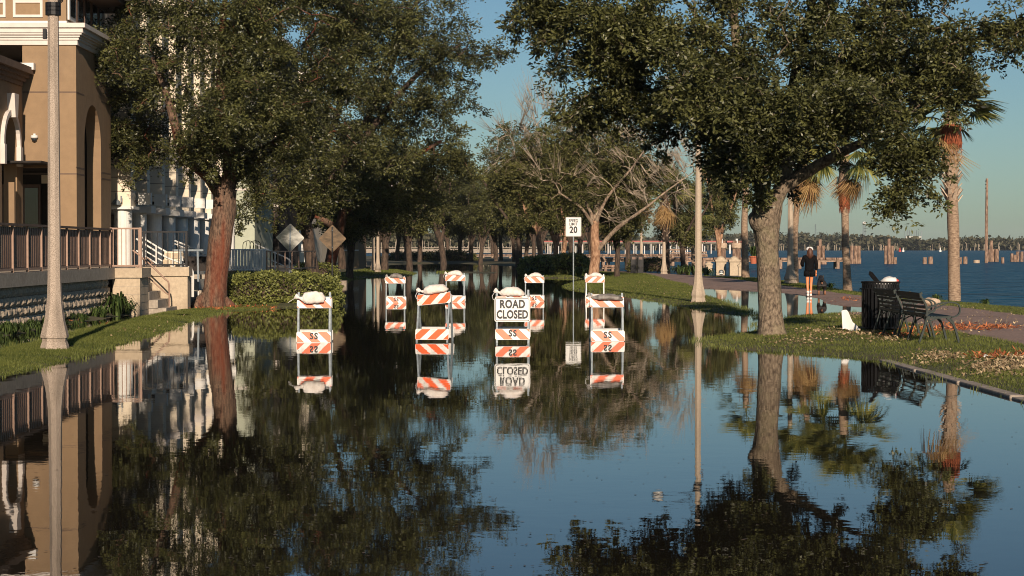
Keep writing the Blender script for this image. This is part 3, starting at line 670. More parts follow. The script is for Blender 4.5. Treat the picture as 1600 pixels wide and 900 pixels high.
def bench(loc, rz, label):
    t = thing('park_bench', label, 'bench', loc, rz, 'green metal benches facing the lake')
    Lb = 1.72
    for k, y in enumerate((0.0, Lb / 2, Lb)):
        fr = MB()
        strap(fr, [(-.10, 0), (-.05, .14), (.0, .30), (.03, .42)] , y, .05, .032)
        strap(fr, BACKC + [(-.05, .83)], y, .048, .03)
        strap(fr, [(.03, .42), (.16, .415), (.30, .425), (.42, .43)], y, .045, .028)
        strap(fr, [(.56, 0), (.52, .16), (.46, .32), (.36, .41)], y, .05, .032)
        strap(fr, [(.0, .31), (.10, .37), (.22, .41)], y, .03, .02)
        strap(fr, [(.48, .28), (.46, .36), (.42, .41)], y, .03, .02)
        if k != 1:
            strap(fr, [(.02, .56), (.14, .62), (.30, .665), (.46, .67), (.56, .62), (.575, .53), (.54, .46), (.44, .42)], y, .05, .022)
            strap(fr, [(.04, .47), (.20, .58), (.36, .655)], y, .03, .018)
        fr.build('frame', 'green_metal', t)
    for i in range(7):
        u = i / 6; p = curve([(a, 0, b) for a, b in BACKC], 6); q = p[int(2 + u * (len(p) - 5))]
        s_ = MB(); s_.box((q.x - .014, Lb / 2, q.z), (.014, Lb + .04, .042)); s_.build('back_slat', 'green_metal', t)
    for i in range(8):
        s_ = MB(); s_.box((.06 + i * .052, Lb / 2, .442 - .01 * math.sin(i / 7 * 3.1)), (.042, Lb + .04, .016)); s_.build('seat_slat', 'green_metal', t)
    return t
def on(x, y): return (x, y, gz(x, y))
x0 = X_at(1440, 31.6); bench(on(x0 + .06, 31.6), SK, 'nearer of the two green benches, its curved end frame and arm towards the grass')
bench(on(x0 + .02, 33.55), SK, 'farther green bench, in front of the slatted litter bin')
# bin
d = 36.1; x = X_at(1376, d); t = thing('litter_bin', 'black slatted metal litter bin overfull with rubbish behind the benches', 'litter bin', (x, d, gz(x, d)), .1); t.scale = (1, 1, .935)
R_ = .345
for i in range(30):
    a = 2 * math.pi * i / 30; s_ = MB(); s_.box((R_ * math.cos(a), R_ * math.sin(a), .47), (.012, .042, .80), a); s_.build('slat', 'black_metal', t)
for z in (.07, .86, .985):
    b = MB(); b.tube([((R_ + .004) * math.cos(k * math.pi / 20), (R_ + .004) * math.sin(k * math.pi / 20), z) for k in range(41)], .013 if z < .9 else .02, 6, cap=False); b.build('hoop', 'black_metal', t)
b = MB(); n = 40
for k in range(n):
    a0, a1 = 2 * math.pi * k / n, 2 * math.pi * (k + .8) / n
    b.add([(R_ * 1.01 * math.cos(a), R_ * 1.01 * math.sin(a), z) for a, z in ((a0, .87), (a1, .87), (a1, .98), (a0, .98))], [(0, 1, 2, 3)])
b.build('rim_band', 'black_metal', t)
b = MB(); b.lathe([(.28, .03), (.30, .5), (.31, .93), (.30, .94), (.28, .88), (.1, .86)], 24); b.build('liner', 'black_cloth', t, smooth=True)
zb = gz(x, d) - .06
def lump(name, loc, r, mat, label, cat, seed, sq=(1, 1, 1)):
    mb = MB(); nu, nv = 10, 14; vs = []
    for i in range(nu + 1):
        th = math.pi * i / nu
        for j in range(nv):
            ph = 2 * math.pi * j / nv; q = Vector((math.sin(th) * math.cos(ph), math.sin(th) * math.sin(ph), math.cos(th)))
            k = 1 + .28 * mnoise.noise(q * 2.3 + Vector((seed, 0, 0))) + .12 * mnoise.noise(q * 7 + Vector((seed, 0, 0)))
            vs.append((q.x * k * r * sq[0], q.y * k * r * sq[1], q.z * k * r * sq[2]))
    mb.add(vs, [(i * nv + j, (i + 1) * nv + j, (i + 1) * nv + (j + 1) % nv, i * nv + (j + 1) % nv) for i in range(nu) for j in range(nv)])
    o = mb.build(name, mat, None, smooth=True); o.location = loc; return tag(o, label, cat)
lump('rubbish_bag', (x + .16, d - .05, zb + .98), .13, 'white_cloth', 'crumpled white bag poking out of the litter bin', 'rubbish', 2, (1.3, 1, .75))
lump('drink_can', (x + .29, d - .1, zb + 1.0), .035, 'buoy_red', 'small red wrapper on the right edge of the overfull litter bin', 'rubbish', 5, (1, 1, 1))
lump('paper_cup', (x - .08, d - .16, zb + .95), .05, 'white_cloth', 'small white paper scrap at the rim of the litter bin', 'rubbish', 9, (1, 1, .8))
mb = MB(); mb.prism([(0, 0), (.05, -.02), (.17, -.17), (.25, -.27), (.20, -.31), (.10, -.21), (-.02, -.06)], lambda u, v, q: Vector((u, q, v)), -.012, .012)
o = mb.build('black_tray', 'black_cloth'); o.location = (x - .235, d - .15, zb + 1.19); tag(o, 'black flat board sticking up from the left of the litter bin', 'rubbish')
# white card leaning in the grass
d = 36.0; x = X_at(1333, d); mb = MB(); g = gz(x, d); vs = []; nu = 10
for i in range(nu + 1):
    u = i / nu
    for v in (0, 1):
        zz = v * (.34 + .03 * math.sin(u * 6)) if v else .02 * math.sin(u * 9); xx = -.17 + u * .30 - v * .05 + (.05 if (v and u > .7) else 0)
        if v and u > .35: zz -= (u - .35) * .46
        vs.append((xx, .10 * math.cos(u * 2.4) + v * .05, zz)); vs.append((xx, .10 * math.cos(u * 2.4) + v * .05 + .006, zz))
fs = []
for i in range(nu):
    a = i * 4; b_ = a + 4; fs += [(a, b_, b_ + 2, a + 2), (a + 1, a + 3, b_ + 3, b_ + 1), (a + 2, b_ + 2, b_ + 3, a + 3), (a, a + 1, b_ + 1, b_)]
fs += [(0, 2, 3, 1), (nu * 4, nu * 4 + 1, nu * 4 + 3, nu * 4 + 2)]
mb.add(vs, fs); o = mb.build('torn_cup', 'white_cloth'); o.location = (x, d, g + .02); o.rotation_euler = (.0, .12, .1); tag(o, 'torn white curved card lying upright in the grass beside the litter bin', 'litter')
lump('foam_scrap', on(X_at(1441, 32.6) + .0, 28.2), .05, 'white_cloth', 'tiny white scrap on the grass in front of the nearer bench', 'litter', 12, (1.3, 1, .7))
d = 53; x = X_at(1455, d); lump('driftwood_block', (x, d, gz(x, d) + .10), .22, 'boot', 'pale wooden lump on the lake bank behind the benches', 'driftwood', 17, (1.2, .8, .55))

# ================================================================== WOMAN AND DOG
def skin_mesh(verts, edges, radii, root=0, sub=2):
    me = bpy.data.meshes.new('body'); me.from_pydata([tuple(v) for v in verts], edges, [])
    o = bpy.data.objects.new('body', me); COL.objects.link(o)
    sk = o.modifiers.new('skin', 'SKIN'); sk.use_smooth_shade = True
    sv = me.skin_vertices[0].data
    for i, r in enumerate(radii): sv[i].radius = (r, r) if not hasattr(r, '__len__') else r
    sv[root].use_root = True
    ss = o.modifiers.new('sub', 'SUBSURF'); ss.levels = sub; ss.render_levels = sub
    dg = bpy.context.evaluated_depsgraph_get(); dg.update(); res = bpy.data.meshes.new_from_object(o.evaluated_get(dg))
    bpy.data.objects.remove(o); bpy.data.meshes.remove(me); return res
def skinned(name, mat, parent, verts, edges, radii, root=0, sub=2):
    me = skin_mesh(verts, edges, radii, root, sub); me.materials.clear(); me.materials.append(M[mat])
    me.polygons.foreach_set('use_smooth', [True] * len(me.polygons)); me.name = name
    return obj(name, me, parent)
d = 66.5; x = X_at(1265, d)
wm = thing('person', 'woman in a black jacket and white cap walking away with a dog on a lead', 'person', (x, d, 0.0), 0.0)
V = [(0, 0, .90), (0, .0, 1.05), (0, .0, 1.22), (0, -.01, 1.38), (0, 0, 1.48), (0, .015, 1.58), (0, .01, 1.66),        # 0-6 spine
     (-.08, 0, .84), (-.075, .01, .48), (-.065, -.06, .09), (-.07, .09, .03),                                            # 7-10 left leg
     (.08, 0, .84), (.06, .05, .48), (.045, .0, .09), (.045, .14, .03),                                                  # 11-14 right leg
     (-.17, 0, 1.38), (-.25, .02, 1.12), (-.20, .20, 1.06),                                                             # 15-17 left arm, bent forward
     (.17, 0, 1.38), (.225, .0, 1.10), (.235, .05, .86), (.236, .06, .80)]                                               # 18-21 right arm
E = [(0, 1), (1, 2), (2, 3), (3, 4), (4, 5), (5, 6), (0, 7), (7, 8), (8, 9), (9, 10), (0, 11), (11, 12), (12, 13), (13, 14), (3, 15), (15, 16), (16, 17), (3, 18), (18, 19), (19, 20), (20, 21)]
Rr = [(.14, .11), (.12, .09), (.13, .10), (.11, .08), .05, .085, .075, .085, .052, .034, .03, .085, .052, .034, .03, .055, .042, .03, .055, .04, .028, .026]
skinned('body', 'skin', wm, V, E, Rr)
skinned('jacket', 'black_cloth', wm, [(0, 0, .84), (0, 0, .98), (0, 0, 1.2), (0, 0, 1.37), (0, 0, 1.45), (-.18, 0, 1.36), (-.27, .02, 1.12), (-.20, .19, 1.06), (.18, 0, 1.36), (.24, 0, 1.10), (.243, .05, .89)],
        [(0, 1), (1, 2), (2, 3), (3, 4), (3, 5), (5, 6), (6, 7), (3, 8), (8, 9), (9, 10)], [(.20, .17), (.185, .15), (.165, .135), (.14, .115), .075, .085, .072, .055, .085, .068, .05])
sh = MB(); 
for sx in (-1, 1): sh.tube([(sx * .085, 0, .90), (sx * .088, .0, .80), (sx * .09, 0, .70)], [.115, .118, .112], 14)
sh.build('shorts', 'black_cloth', wm, smooth=True)
for sx, yy in ((-1, -.03), (1, .03)):
    s_ = MB(); xx = -.065 if sx < 0 else .045
    s_.tube([(xx, yy - .01, .20), (xx, yy - .01, .08)], [.045, .042], 10); s_.build('sock', 'white_cloth', wm, smooth=True)
    s_ = MB(); s_.tube([(xx, yy - .06, .045), (xx, yy + .0, .055), (xx, yy + .08, .045), (xx + sx * .01, yy + .17, .03)], [.035, .048, .044, .026], 10); s_.build('shoe', 'white_cloth', wm, smooth=True)
hr = MB(); hr.tube([(0, .01, 1.68), (0, -.03, 1.62), (0, -.06, 1.54), (.0, -.07, 1.47), (.01, -.10, 1.40), (.02, -.11, 1.34)], [.07, .098, .105, .10, .06, .02], 14, rough=.2)
rg = random.Random(2)
for k in range(26):
    a = rg.uniform(-1.2, 1.2); hr.tube([(math.sin(a) * .09, -.05 - .03 * math.cos(a), 1.58), (math.sin(a) * .115, -.10 * math.cos(a) - .03, 1.42), (math.sin(a) * .10 + rg.uniform(-.02, .02), -.14 * math.cos(a), rg.uniform(1.30, 1.38))], [.02, .017, .004], 5)
hr.build('hair', 'hair', wm, smooth=True)
cp = MB(); cp.lathe([(.112, 0), (.114, .03), (.108, .065), (.088, .10), (.05, .122), (.01, .128)], 18, (0, .01, 1.60)); 
cp.prism([(-.075, .09), (-.07, .16), (-.03, .20), (.03, .20), (.07, .16), (.075, .09)], lambda u, v, q: Vector((u, v, 1.605 + q)), 0, .008); c_ = cp.build('cap', 'white_cloth', wm, smooth=True); c_.scale = (1.12, 1.12, 1.0)
cp = MB(); cp.tube([(.033 * math.cos(a), -.1035 - .002, 1.615 + .033 * math.sin(a)) for a in [k * math.pi / 8 for k in range(9)]], .010, 6); cp.build('cap_opening', 'hair', c_)
hc = Vector((.236, .065, .77)); hv, he, hrad = [hc + Vector((0, 0, .035)), hc], [(0, 1)], [.022, .026]
for k, (ox, ln) in enumerate(((-.022, .06), (-.008, .072), (.007, .068), (.02, .052))):
    i = len(hv); hv += [hc + Vector((ox, .012, -.03)), hc + Vector((ox, .028, -.03 - ln * .4)), hc + Vector((ox, .005, -.03 - ln * .62)), hc + Vector((ox, -.012, -.03 - ln * .35))]
    he += [(1, i), (i, i + 1), (i + 1, i + 2), (i + 2, i + 3)]; hrad += [.0095, .009, .0085, .008]
i = len(hv); hv += [hc + Vector((-.035, .01, -.005)), hc + Vector((-.038, .032, -.03)), hc + Vector((-.02, .04, -.045))]; he += [(1, i), (i, i + 1), (i + 1, i + 2)]; hrad += [.010, .0095, .008]
skinned('hand', 'skin', wm, hv, he, hrad, 1, 1)
dx = x + .44; dd = d + .15
dog = thing('dog', 'black dog with tan marks walking away beside the woman', 'dog', (dx, dd, 0.01), -.12); dog.scale = (1.18,) * 3
dv = [(0, -.22, .40), (0, .0, .41), (0, .22, .40), (0, .36, .47), (0, .46, .56), (0, .56, .56), (0, .64, .535),           # 0-6 trunk neck head muzzle
      (-.085, -.24, .32), (-.09, -.17, .22), (-.09, -.30, .14), (-.09, -.27, .02), (-.09, -.23, .01),
      (.085, -.22, .32), (.09, -.12, .22), (.09, -.22, .14), (.09, -.18, .02), (.09, -.14, .01),
      (-.08, .22, .30), (-.08, .20, .16), (-.08, .23, .02), (.08, .22, .30), (.08, .28, .17), (.08, .26, .02)]
de = [(0, 1), (1, 2), (2, 3), (3, 4), (4, 5), (5, 6), (0, 7), (7, 8), (8, 9), (9, 10), (10, 11), (0, 12), (12, 13), (13, 14), (14, 15), (15, 16), (2, 17), (17, 18), (18, 19), (2, 20), (20, 21), (21, 22)]
dr = [(.105, .11), (.105, .115), (.11, .14), .08, .075, .045, .03, .075, .045, .028, .022, .022, .075, .045, .028, .022, .022, .055, .03, .024, .055, .03, .024]
skinned('body', 'dog_fur', dog, dv, de, dr, 1)
tl = MB(); tl.tube([(0, -.30, .43), (0, -.37, .48), (.02, -.42, .56)], [.025, .018, .006], 8); tl.build('tail', 'dog_fur', dog, smooth=True)
for sx in (-1, 1):
    e = MB(); e.prism([(0, 0), (.05, -.01), (.055, -.09), (.02, -.10)], lambda u, v, q: Vector((sx * (.05 + u * .6), .46 + q, .62 + v)), 0, .015); e.build('ear', 'dog_fur', dog)
    e = MB(); e.tube([(sx * .09, -.30, .17), (sx * .09, -.30, .10), (sx * .09, -.275, .03)], [.026, .03, .024], 8); e.build('paw', 'dog_tan', dog, smooth=True)
e = MB(); e.tube([(0, -.305, .40), (0, -.33, .36)], [.03, .012], 8); e.build('rump_patch', 'dog_tan', dog, smooth=True)
e = MB(); e.tube([(.0 + .085 * math.cos(k * .63), .38 + .03 * math.sin(k * .63), .49 + .075 * math.sin(k * .63)) for k in range(11)], .010, 5); e.build('collar', 'black_metal', dog)
lead = MB(); lead.tube(curve([(x + .236, d + .06, .73), (x + .27, d + .1, .60), (x + .35, d + .3, .50), (dx + .03, dd + .36, .56)], 5), .008, 5)
tag(lead.build('dog_lead', 'black_metal'), 'slack black lead from the hand of the woman to the dog', 'lead')

# ================================================================== STONE PILLARS AT THE SHORE
def pillar(px, py, wpx, toppy, label, emblem=False):
    d = D_of(py); x = X_at(px, d); s = F / d; w_ = wpx / s; g = gz(x, d); hgt = Z_at(toppy, d) - g
    t = thing('stone_pillar', label, 'pillar', (x, d, g - .03), SK)
    b = MB(); b.box((0, 0, hgt * .40), (w_, w_, hgt * .8)); b.build('shaft', 'sand_block', t)
    b = MB(); b.box((0, 0, hgt * .83), (w_ * 1.2, w_ * 1.2, hgt * .07)); b.box((0, 0, hgt * .775), (w_ * 1.1, w_ * 1.1, hgt * .035)); b.lathe([(w_ * .5, 0), (w_ * .42, hgt * .06), (w_ * .25, hgt * .11), (w_ * .05, hgt * .14)], 14, (0, 0, hgt * .865)); b.build('cap', 'sand_block', t)
    if emblem:
        e = MB(); n = 20; R0 = w_ * .27; cz = hgt * .36
        e.prism([(R0 * math.cos(a), R0 * math.sin(a)) for a in [2 * math.pi * k / n for k in range(n)]], lambda u, v, q: Vector((u, -w_ / 2 + q, cz + v)), -.02, .0); e_ = e.build('emblem_disc', 'black_metal', t)
        f = MB(); R1 = R0 * .82
        f.prism([(R1 * math.cos(a), R1 * .55 * math.sin(a) - R1 * .22) for a in [math.pi + math.pi * k / 10 for k in range(11)]], lambda u, v, q: Vector((u, -w_ / 2 - .021 + q, cz + v)), -.006, 0)
        f.box((0, -w_ / 2 - .024, cz - R1 * .0), (R1 * .14, .006, R1 * 1.1)); f.build('emblem_tree', 'white_paint', e_)
        f = MB(); f.prism([(R1 * .75 * math.cos(a) * (1 + .15 * math.sin(a * 5)), R1 * .42 * math.sin(a) + R1 * .38) for a in [2 * math.pi * k / 16 for k in range(16)]], lambda u, v, q: Vector((u, -w_ / 2 - .021 + q, cz + v)), -.004, 0); f.build('emblem_crown', 'galvanised', e_)
pillar(1126, 430, 15.5, 399.5, 'tan stone pillar with a round dark tree emblem at the shore', True)
pillar(1147, 430.5, 15, 399.5, 'stained tan stone pillar right of the one with the emblem')
pillar(1107.5, 424, 10, 408, 'low rounded stone pillar left of the one with the emblem')
pillar(1157, 431.5, 7, 409, 'short narrow block pillar at the foot of the palm trunk by the shore')
# dark bins on the far path
for px, lab in ((990, 'left one of the two dark bins on the far path'), (1000.5, 'right one of the two dark bins on the far path')):
    d = D_of(430); x = X_at(px, d); g = gz(x, d); t = thing('dark_bin', lab, 'bin', (x, d, g), 0, 'dark bins on the far path')
    b = MB(); b.box((0, 0, .56), (.36, .36, 1.1)); b.build('body', 'black_metal', t)
    b = MB(); b.box((0, 0, 1.14), (.40, .40, .06)); b.lathe([(.16, 0), (.10, .06)], 12, (0, 0, 1.17)); b.build('lid', 'dark_bark', t)
    b = MB(); b.box((0, -.185, .95), (.22, .012, .16)); b.build('label_plate', 'brown_metal', t)
# ================================================================== TREES
def smooth_line(pts, rad, step=.18):
    """Catmull-Rom through pts with radii, evenly fine"""
    P_ = [Vector(p) for p in pts]; out, ro = [], []
    for i in range(len(P_) - 1):
        a, b, c, e = P_[max(i - 1, 0)], P_[i], P_[i + 1], P_[min(i + 2, len(P_) - 1)]
        n = max(2, int((c - b).length / step))
        for k in range(n):
            u = k / n; out.append(.5 * ((2 * b) + (-a + c) * u + (2 * a - 5 * b + 4 * c - e) * u * u + (-a + 3 * b - 3 * c + e) * u ** 3)); ro.append(rad[i] + (rad[i + 1] - rad[i]) * u)
    out.append(P_[-1]); ro.append(rad[-1]); return out, ro
def root_flare(mb, n_rings=None): pass
def twig_net(limb_nodes, limb_rad, clumps, seed, r_tip=.007, jitter=.25, rmax=.055):
    """connect every clump to the nearest wood already there; returns nodes, parent, radius"""
    rg = np.random.default_rng(seed); nodes = [np.array(p) for p in limb_nodes]; parent = [-1] * len(nodes); nl = len(nodes)
    A = np.zeros((nl + len(clumps) * 3 + 5, 3)); A[:nl] = nodes; cnt = nl
    order = np.argsort([np.min(np.linalg.norm(A[:nl] - c, axis=1)) for c in clumps]); tips = {}
    par = [-1] * nl
    for ci in order:
        c = clumps[ci]; dd = np.linalg.norm(A[:cnt] - c, axis=1); j = int(np.argmin(dd)); a = A[j]; L_ = dd[j]
        if L_ < 1e-3: continue
        k = 2 if L_ > .5 else 1; prev = j
        for q in range(1, k + 1):
            u = q / (k + 1); mid = a + (c - a) * u + rg.normal(0, jitter * L_ * .28, 3) + np.array([0, 0, .06 * L_]); A[cnt] = mid; par.append(prev); prev = cnt; cnt += 1
        A[cnt] = c; par.append(prev); tips[cnt] = ci; cnt += 1
    wgt = np.ones(cnt)
    for i in range(cnt - 1, nl - 1, -1):
        if par[i] >= 0: wgt[par[i]] += wgt[i] * .8
    rad = np.minimum(r_tip * wgt ** .5, rmax)
    return A[:cnt], par, rad, nl
def net_mesh(mb, A, par, rad, nl, sides=4):
    for i in range(nl, len(A)):
        p = par[i]; r0 = rad[p] if p >= nl else min(rad[i] * 1.3, .06)
        mb.tube([A[p], A[i]], [r0, rad[i]], sides, cap=False)
def blob_points(rg, blobs, shell=.45, dens=1.0):
    """clump centres inside a list of ellipsoids (centre, radii, count), thicker towards their surface"""
    out = []
    for c, r, n in blobs:
        n = max(2, int(n * dens)); d = rg.normal(size=(n, 3)); d /= np.linalg.norm(d, axis=1)[:, None]
        q = rg.uniform(0, 1, n) ** shell
        out.append(np.array(c) + d * q[:, None] * np.array(r))
    return np.concatenate(out)
def leaf_cloud(rg, clumps, per, rad, flat_=.7, fac=None):
    n = len(clumps); k = max(1, per); size = rad * rg.uniform(.55, 1.35, n)
    if fac is not None: size = size * fac
    # each clump is a handful of leafy sprays
    ns = 7; sd_ = rg.normal(size=(n, ns, 3)); sd_ /= np.linalg.norm(sd_, axis=2)[:, :, None]; sd_[:, :, 2] = sd_[:, :, 2] * flat_ - .12
    ci = np.repeat(np.arange(n), k); si = rg.integers(0, ns, n * k); u = rg.uniform(0.1, 1.15, n * k) ** .8
    dirs = sd_[ci, si]
    p = clumps[ci] + dirs * (u * size[ci])[:, None] + rg.normal(0, 1, (n * k, 3)) * (.10 + .13 * (1 - u))[:, None] * size[ci][:, None] * 1.1
    tone = np.repeat(rg.uniform(0, 1, n), k)
    return p, tone, dirs
def oak(name, label, base, trunk, limbs, blobs, seed, bark, leaf_mat='oak_leaf', leaf=.085, per=230, crad=.42, bare=None, cat='tree', nside=20, shell=.45, rough=.16, group=None, roots=7, gaps=0.0, dens=1.0, limb_bark=None):
    base = Vector(base); t = thing(name, label, cat, base, 0, group); rg = np.random.default_rng(seed)
    tb = MB(); pts, rad = trunk; ps, rs = smooth_line(pts, rad, .12)
    tb.tube(ps, rs, nside, rough=rough, seed=seed)
    # surface roots
    r0 = rad[0]
    for k in range(roots):
        a = 2 * math.pi * (k + .3 * rg.uniform()) / 7; L_ = r0 * rg.uniform(1.1, 1.7)
        b = Vector(pts[0]); b.z = base.z
        tb.tube(smooth_line([b + Vector((math.cos(a) * r0 * .35, math.sin(a) * r0 * .35, .34)), b + Vector((math.cos(a) * r0 * .95, math.sin(a) * r0 * .95, .10)), b + Vector((math.cos(a) * L_, math.sin(a) * L_, -.05))], [r0 * .36, r0 * .28, r0 * .10], .08)[0],
                smooth_line([(0, 0, .34), (r0 * .95, 0, .10), (L_, 0, -.05)], [r0 * .36, r0 * .28, r0 * .10], .08)[1] if False else [r0 * .36 * (1 - .75 * i / 30) for i in range(len(smooth_line([b + Vector((math.cos(a) * r0 * .35, math.sin(a) * r0 * .35, .34)), b + Vector((math.cos(a) * r0 * .95, math.sin(a) * r0 * .95, .10)), b + Vector((math.cos(a) * L_, math.sin(a) * L_, -.05))], [1, 1, 1], .08)[0]))], 8, rough=.2, seed=k)
    tb.build('trunk', bark, t, world=True, smooth=True)
    nodes = [tuple(p) for p in ps[len(ps) * 2 // 3:]]
    for lp, lr in limbs:
        lb = MB(); a, b = smooth_line(lp, lr, .2); lb.tube(a, b, 12, rough=.14, seed=seed + 3)
        lb.build('limb', limb_bark or bark, t, world=True, smooth=True); nodes += [tuple(q) for q in a[3::2]]
    cl = blob_points(rg, blobs, shell, dens); fac = np.ones(len(cl))
    if gaps:          # leave hollows between the leafy masses, let thin sprays hang out of them
        keep = np.array([mnoise.noise(Vector(c) * gaps + Vector((seed, 0, 0))) + .45 * mnoise.noise(Vector(c) * gaps * 2.7) > -.05 for c in cl]); cl = cl[keep]
        pick = cl[rg.uniform(size=len(cl)) < .12]; mid_ = cl.mean(0); ex = []
        for c in pick:
            dv = c - mid_; dv /= np.linalg.norm(dv) + 1e-6; dv = dv * .7 + rg.normal(0, .35, 3) + [0, 0, -.55]; dv /= np.linalg.norm(dv)
            ex += [c + dv * crad * q for q in (.75, 1.35, 1.85)]
        fac = np.concatenate([np.ones(len(cl)), np.tile([.6, .45, .32], len(pick))]); cl = np.concatenate([cl, np.array(ex)])
    A, par, rd, nl = twig_net(nodes, None, cl, seed)
    nb = MB(); net_mesh(nb, A, par, rd, nl); kind(nb.build('branches', limb_bark or bark, t, world=True, smooth=True), 'stuff')
    if per:
        p, tone, dr_ = leaf_cloud(rg, cl, per, crad, fac=fac)
        if gaps: kp = rg.uniform(size=len(p)) < np.repeat(np.clip(fac * 1.1, .3, 1), per); p, tone, dr_ = p[kp], tone[kp], dr_[kp]
        me = leaves_mesh('crown', p - np.array(base), leaf, leaf_mat, seed + 1, tone=tone, dirs=dr_ * .8)
        kind(obj('crown', me, t), 'stuff')
    if bare:
        c2 = blob_points(rg, bare, .35); A, par, rd, nl = twig_net(nodes, None, c2, seed + 9, r_tip=.010, jitter=.10, rmax=.05)
        nb = MB(); net_mesh(nb, A, par, rd, nl, 4)
        for c in c2:      # whisks of fine twigs at each bare tip
            j = int(np.argmin(np.linalg.norm(np.array(nodes) - c, axis=1))); dv = c - np.array(nodes[j]); dv /= np.linalg.norm(dv) + 1e-6
            for q in range(6):
                e = dv * rg.uniform(.6, 1.5) + rg.normal(0, .20, 3); e[2] += .15
                nb.tube([c, c + e * .5 + rg.normal(0, .03, 3), c + e], [.011, .008, .004], 3, cap=False)
        kind(nb.build('bare_branches', 'dead_twig', t, world=True, smooth=True), 'stuff')
    return t
def B(px, py, rx, ry, d, n, doff=0.0, rd=None):
    """ellipsoid of foliage given by where the photo shows it, at distance d"""
    s = (d + doff) / F; return ((X_at(px, d + doff), d + doff, Z_at(py, d + doff)), (rx * s, rd or max(rx, ry) * s * 1.0, ry * s), n)
PXL = lambda pts, d, offs=None: [P3(px, py, d + (offs[i] if offs else 0)) for i, (px, py) in enumerate(pts)]

# --- the big leaning oak on the right, nearest
d = 35.6; bx, by = X_at(1205, d), d
oak('oak_tree', 'big leaning oak with knobbly mottled trunk on the right grass, nearest tree', (bx, by, gz(bx, by)),
    (PXL([(1206, 535), (1205, 515), (1203, 480), (1201, 430), (1199, 385), (1197, 350), (1199, 325), (1206, 305)], d), [.36, .26, .215, .20, .205, .25, .27, .21]),
    [(PXL([(1200, 356), (1184, 344), (1174, 334)], d, [0, -.15, -.2]), [.22, .18, .08]),
     (PXL([(1203, 330), (1188, 290), (1176, 240), (1165, 170), (1152, 90), (1146, 20), (1150, -60)], d, [0, 0, .1, .2, .2, .2, 0]), [.17, .13, .115, .10, .085, .07, .05]),
     (PXL([(1206, 325), (1222, 296), (1256, 272), (1300, 246), (1340, 226), (1375, 212), (1410, 190), (1440, 160)], d, [0, 0, -.1, -.2, -.2, 0, .2, .3]), [.18, .135, .115, .10, .08, .055, .035, .015]),
     (PXL([(1207, 320), (1228, 270), (1232, 200), (1240, 120), (1262, 30), (1280, -60)], d, [0, .2, .5, .6, .6, .4]), [.15, .12, .10, .085, .07, .05]),
     (PXL([(1188, 290), (1140, 220), (1070, 170), (990, 130), (910, 90)], d, [0, .4, .9, 1.2, 1.3]), [.09, .075, .06, .045, .03]),
     (PXL([(1232, 200), (1300, 130), (1390, 90), (1480, 70), (1540, 60)], d, [0, .3, .5, .4, .2]), [.08, .07, .055, .04, .03]),
     (PXL([(1232, 200), (1180, 120), (1100, 40), (1040, -40)], d, [0, .5, 1.2, 1.6]), [.06, .05, .04, .02])],
    [B(868, 30, 52, 60, d, 26, .8), B(905, 95, 60, 66, d, 34, .5), B(960, 40, 100, 85, d, 60, 0), B(985, 140, 70, 56, d, 38, .6), B(1060, 70, 100, 100, d, 76, -.6), B(1062, 165, 80, 48, d, 40, .4),
     B(1145, 120, 90, 110, d, 70, .3), B(1140, 225, 40, 40, d, 22, .2), B(1152, 262, 32, 40, d, 18, -.3), B(1270, 70, 120, 105, d, 92, -.3), B(1285, 165, 66, 55, d, 38, .8), B(1390, 60, 120, 95, d, 84, .2), B(1375, 150, 85, 56, d, 40, -.2),
     B(1405, 228, 48, 38, d, 16, -.6), B(1412, 285, 26, 38, d, 11, -.7), B(1432, 245, 26, 30, d, 8, -.6), B(1392, 325, 14, 24, d, 4, -.7), B(1470, 85, 80, 62, d, 50, 0), B(1520, 140, 26, 40, d, 8, -.3), B(1548, 55, 52, 58, d, 26, .2), B(1185, 205, 62, 55, d, 44, -2.0, 1.0), B(1250, 170, 70, 55, d, 46, -2.2, 1.0), B(1330, 150, 66, 50, d, 34, -2.2, 1.0), B(1120, 150, 70, 60, d, 40, -2.0, 1.0), B(1180, 255, 32, 22, d, 9, -1.4, .6), B(1310, 190, 36, 16, d, 6, -1.6, .6), B(1590, 40, 22, 30, d, 6, .2),
     B(1200, -60, 190, 80, d, 60, .2, 2.2), B(1400, -60, 150, 70, d, 34, -.2, 2.0), B(1010, -50, 120, 60, d, 30, 0, 1.8), B(1215, 215, 40, 50, d, 14, 1.2), B(1180, 300, 18, 18, d, 3, -.6), B(840, 5, 25, 22, d, 6, .8), B(930, 170, 24, 30, d, 8, .8)],
    7, 'lichen_bark', roots=0, leaf=.092, per=240, crad=.40, gaps=1.15, dens=1.3)
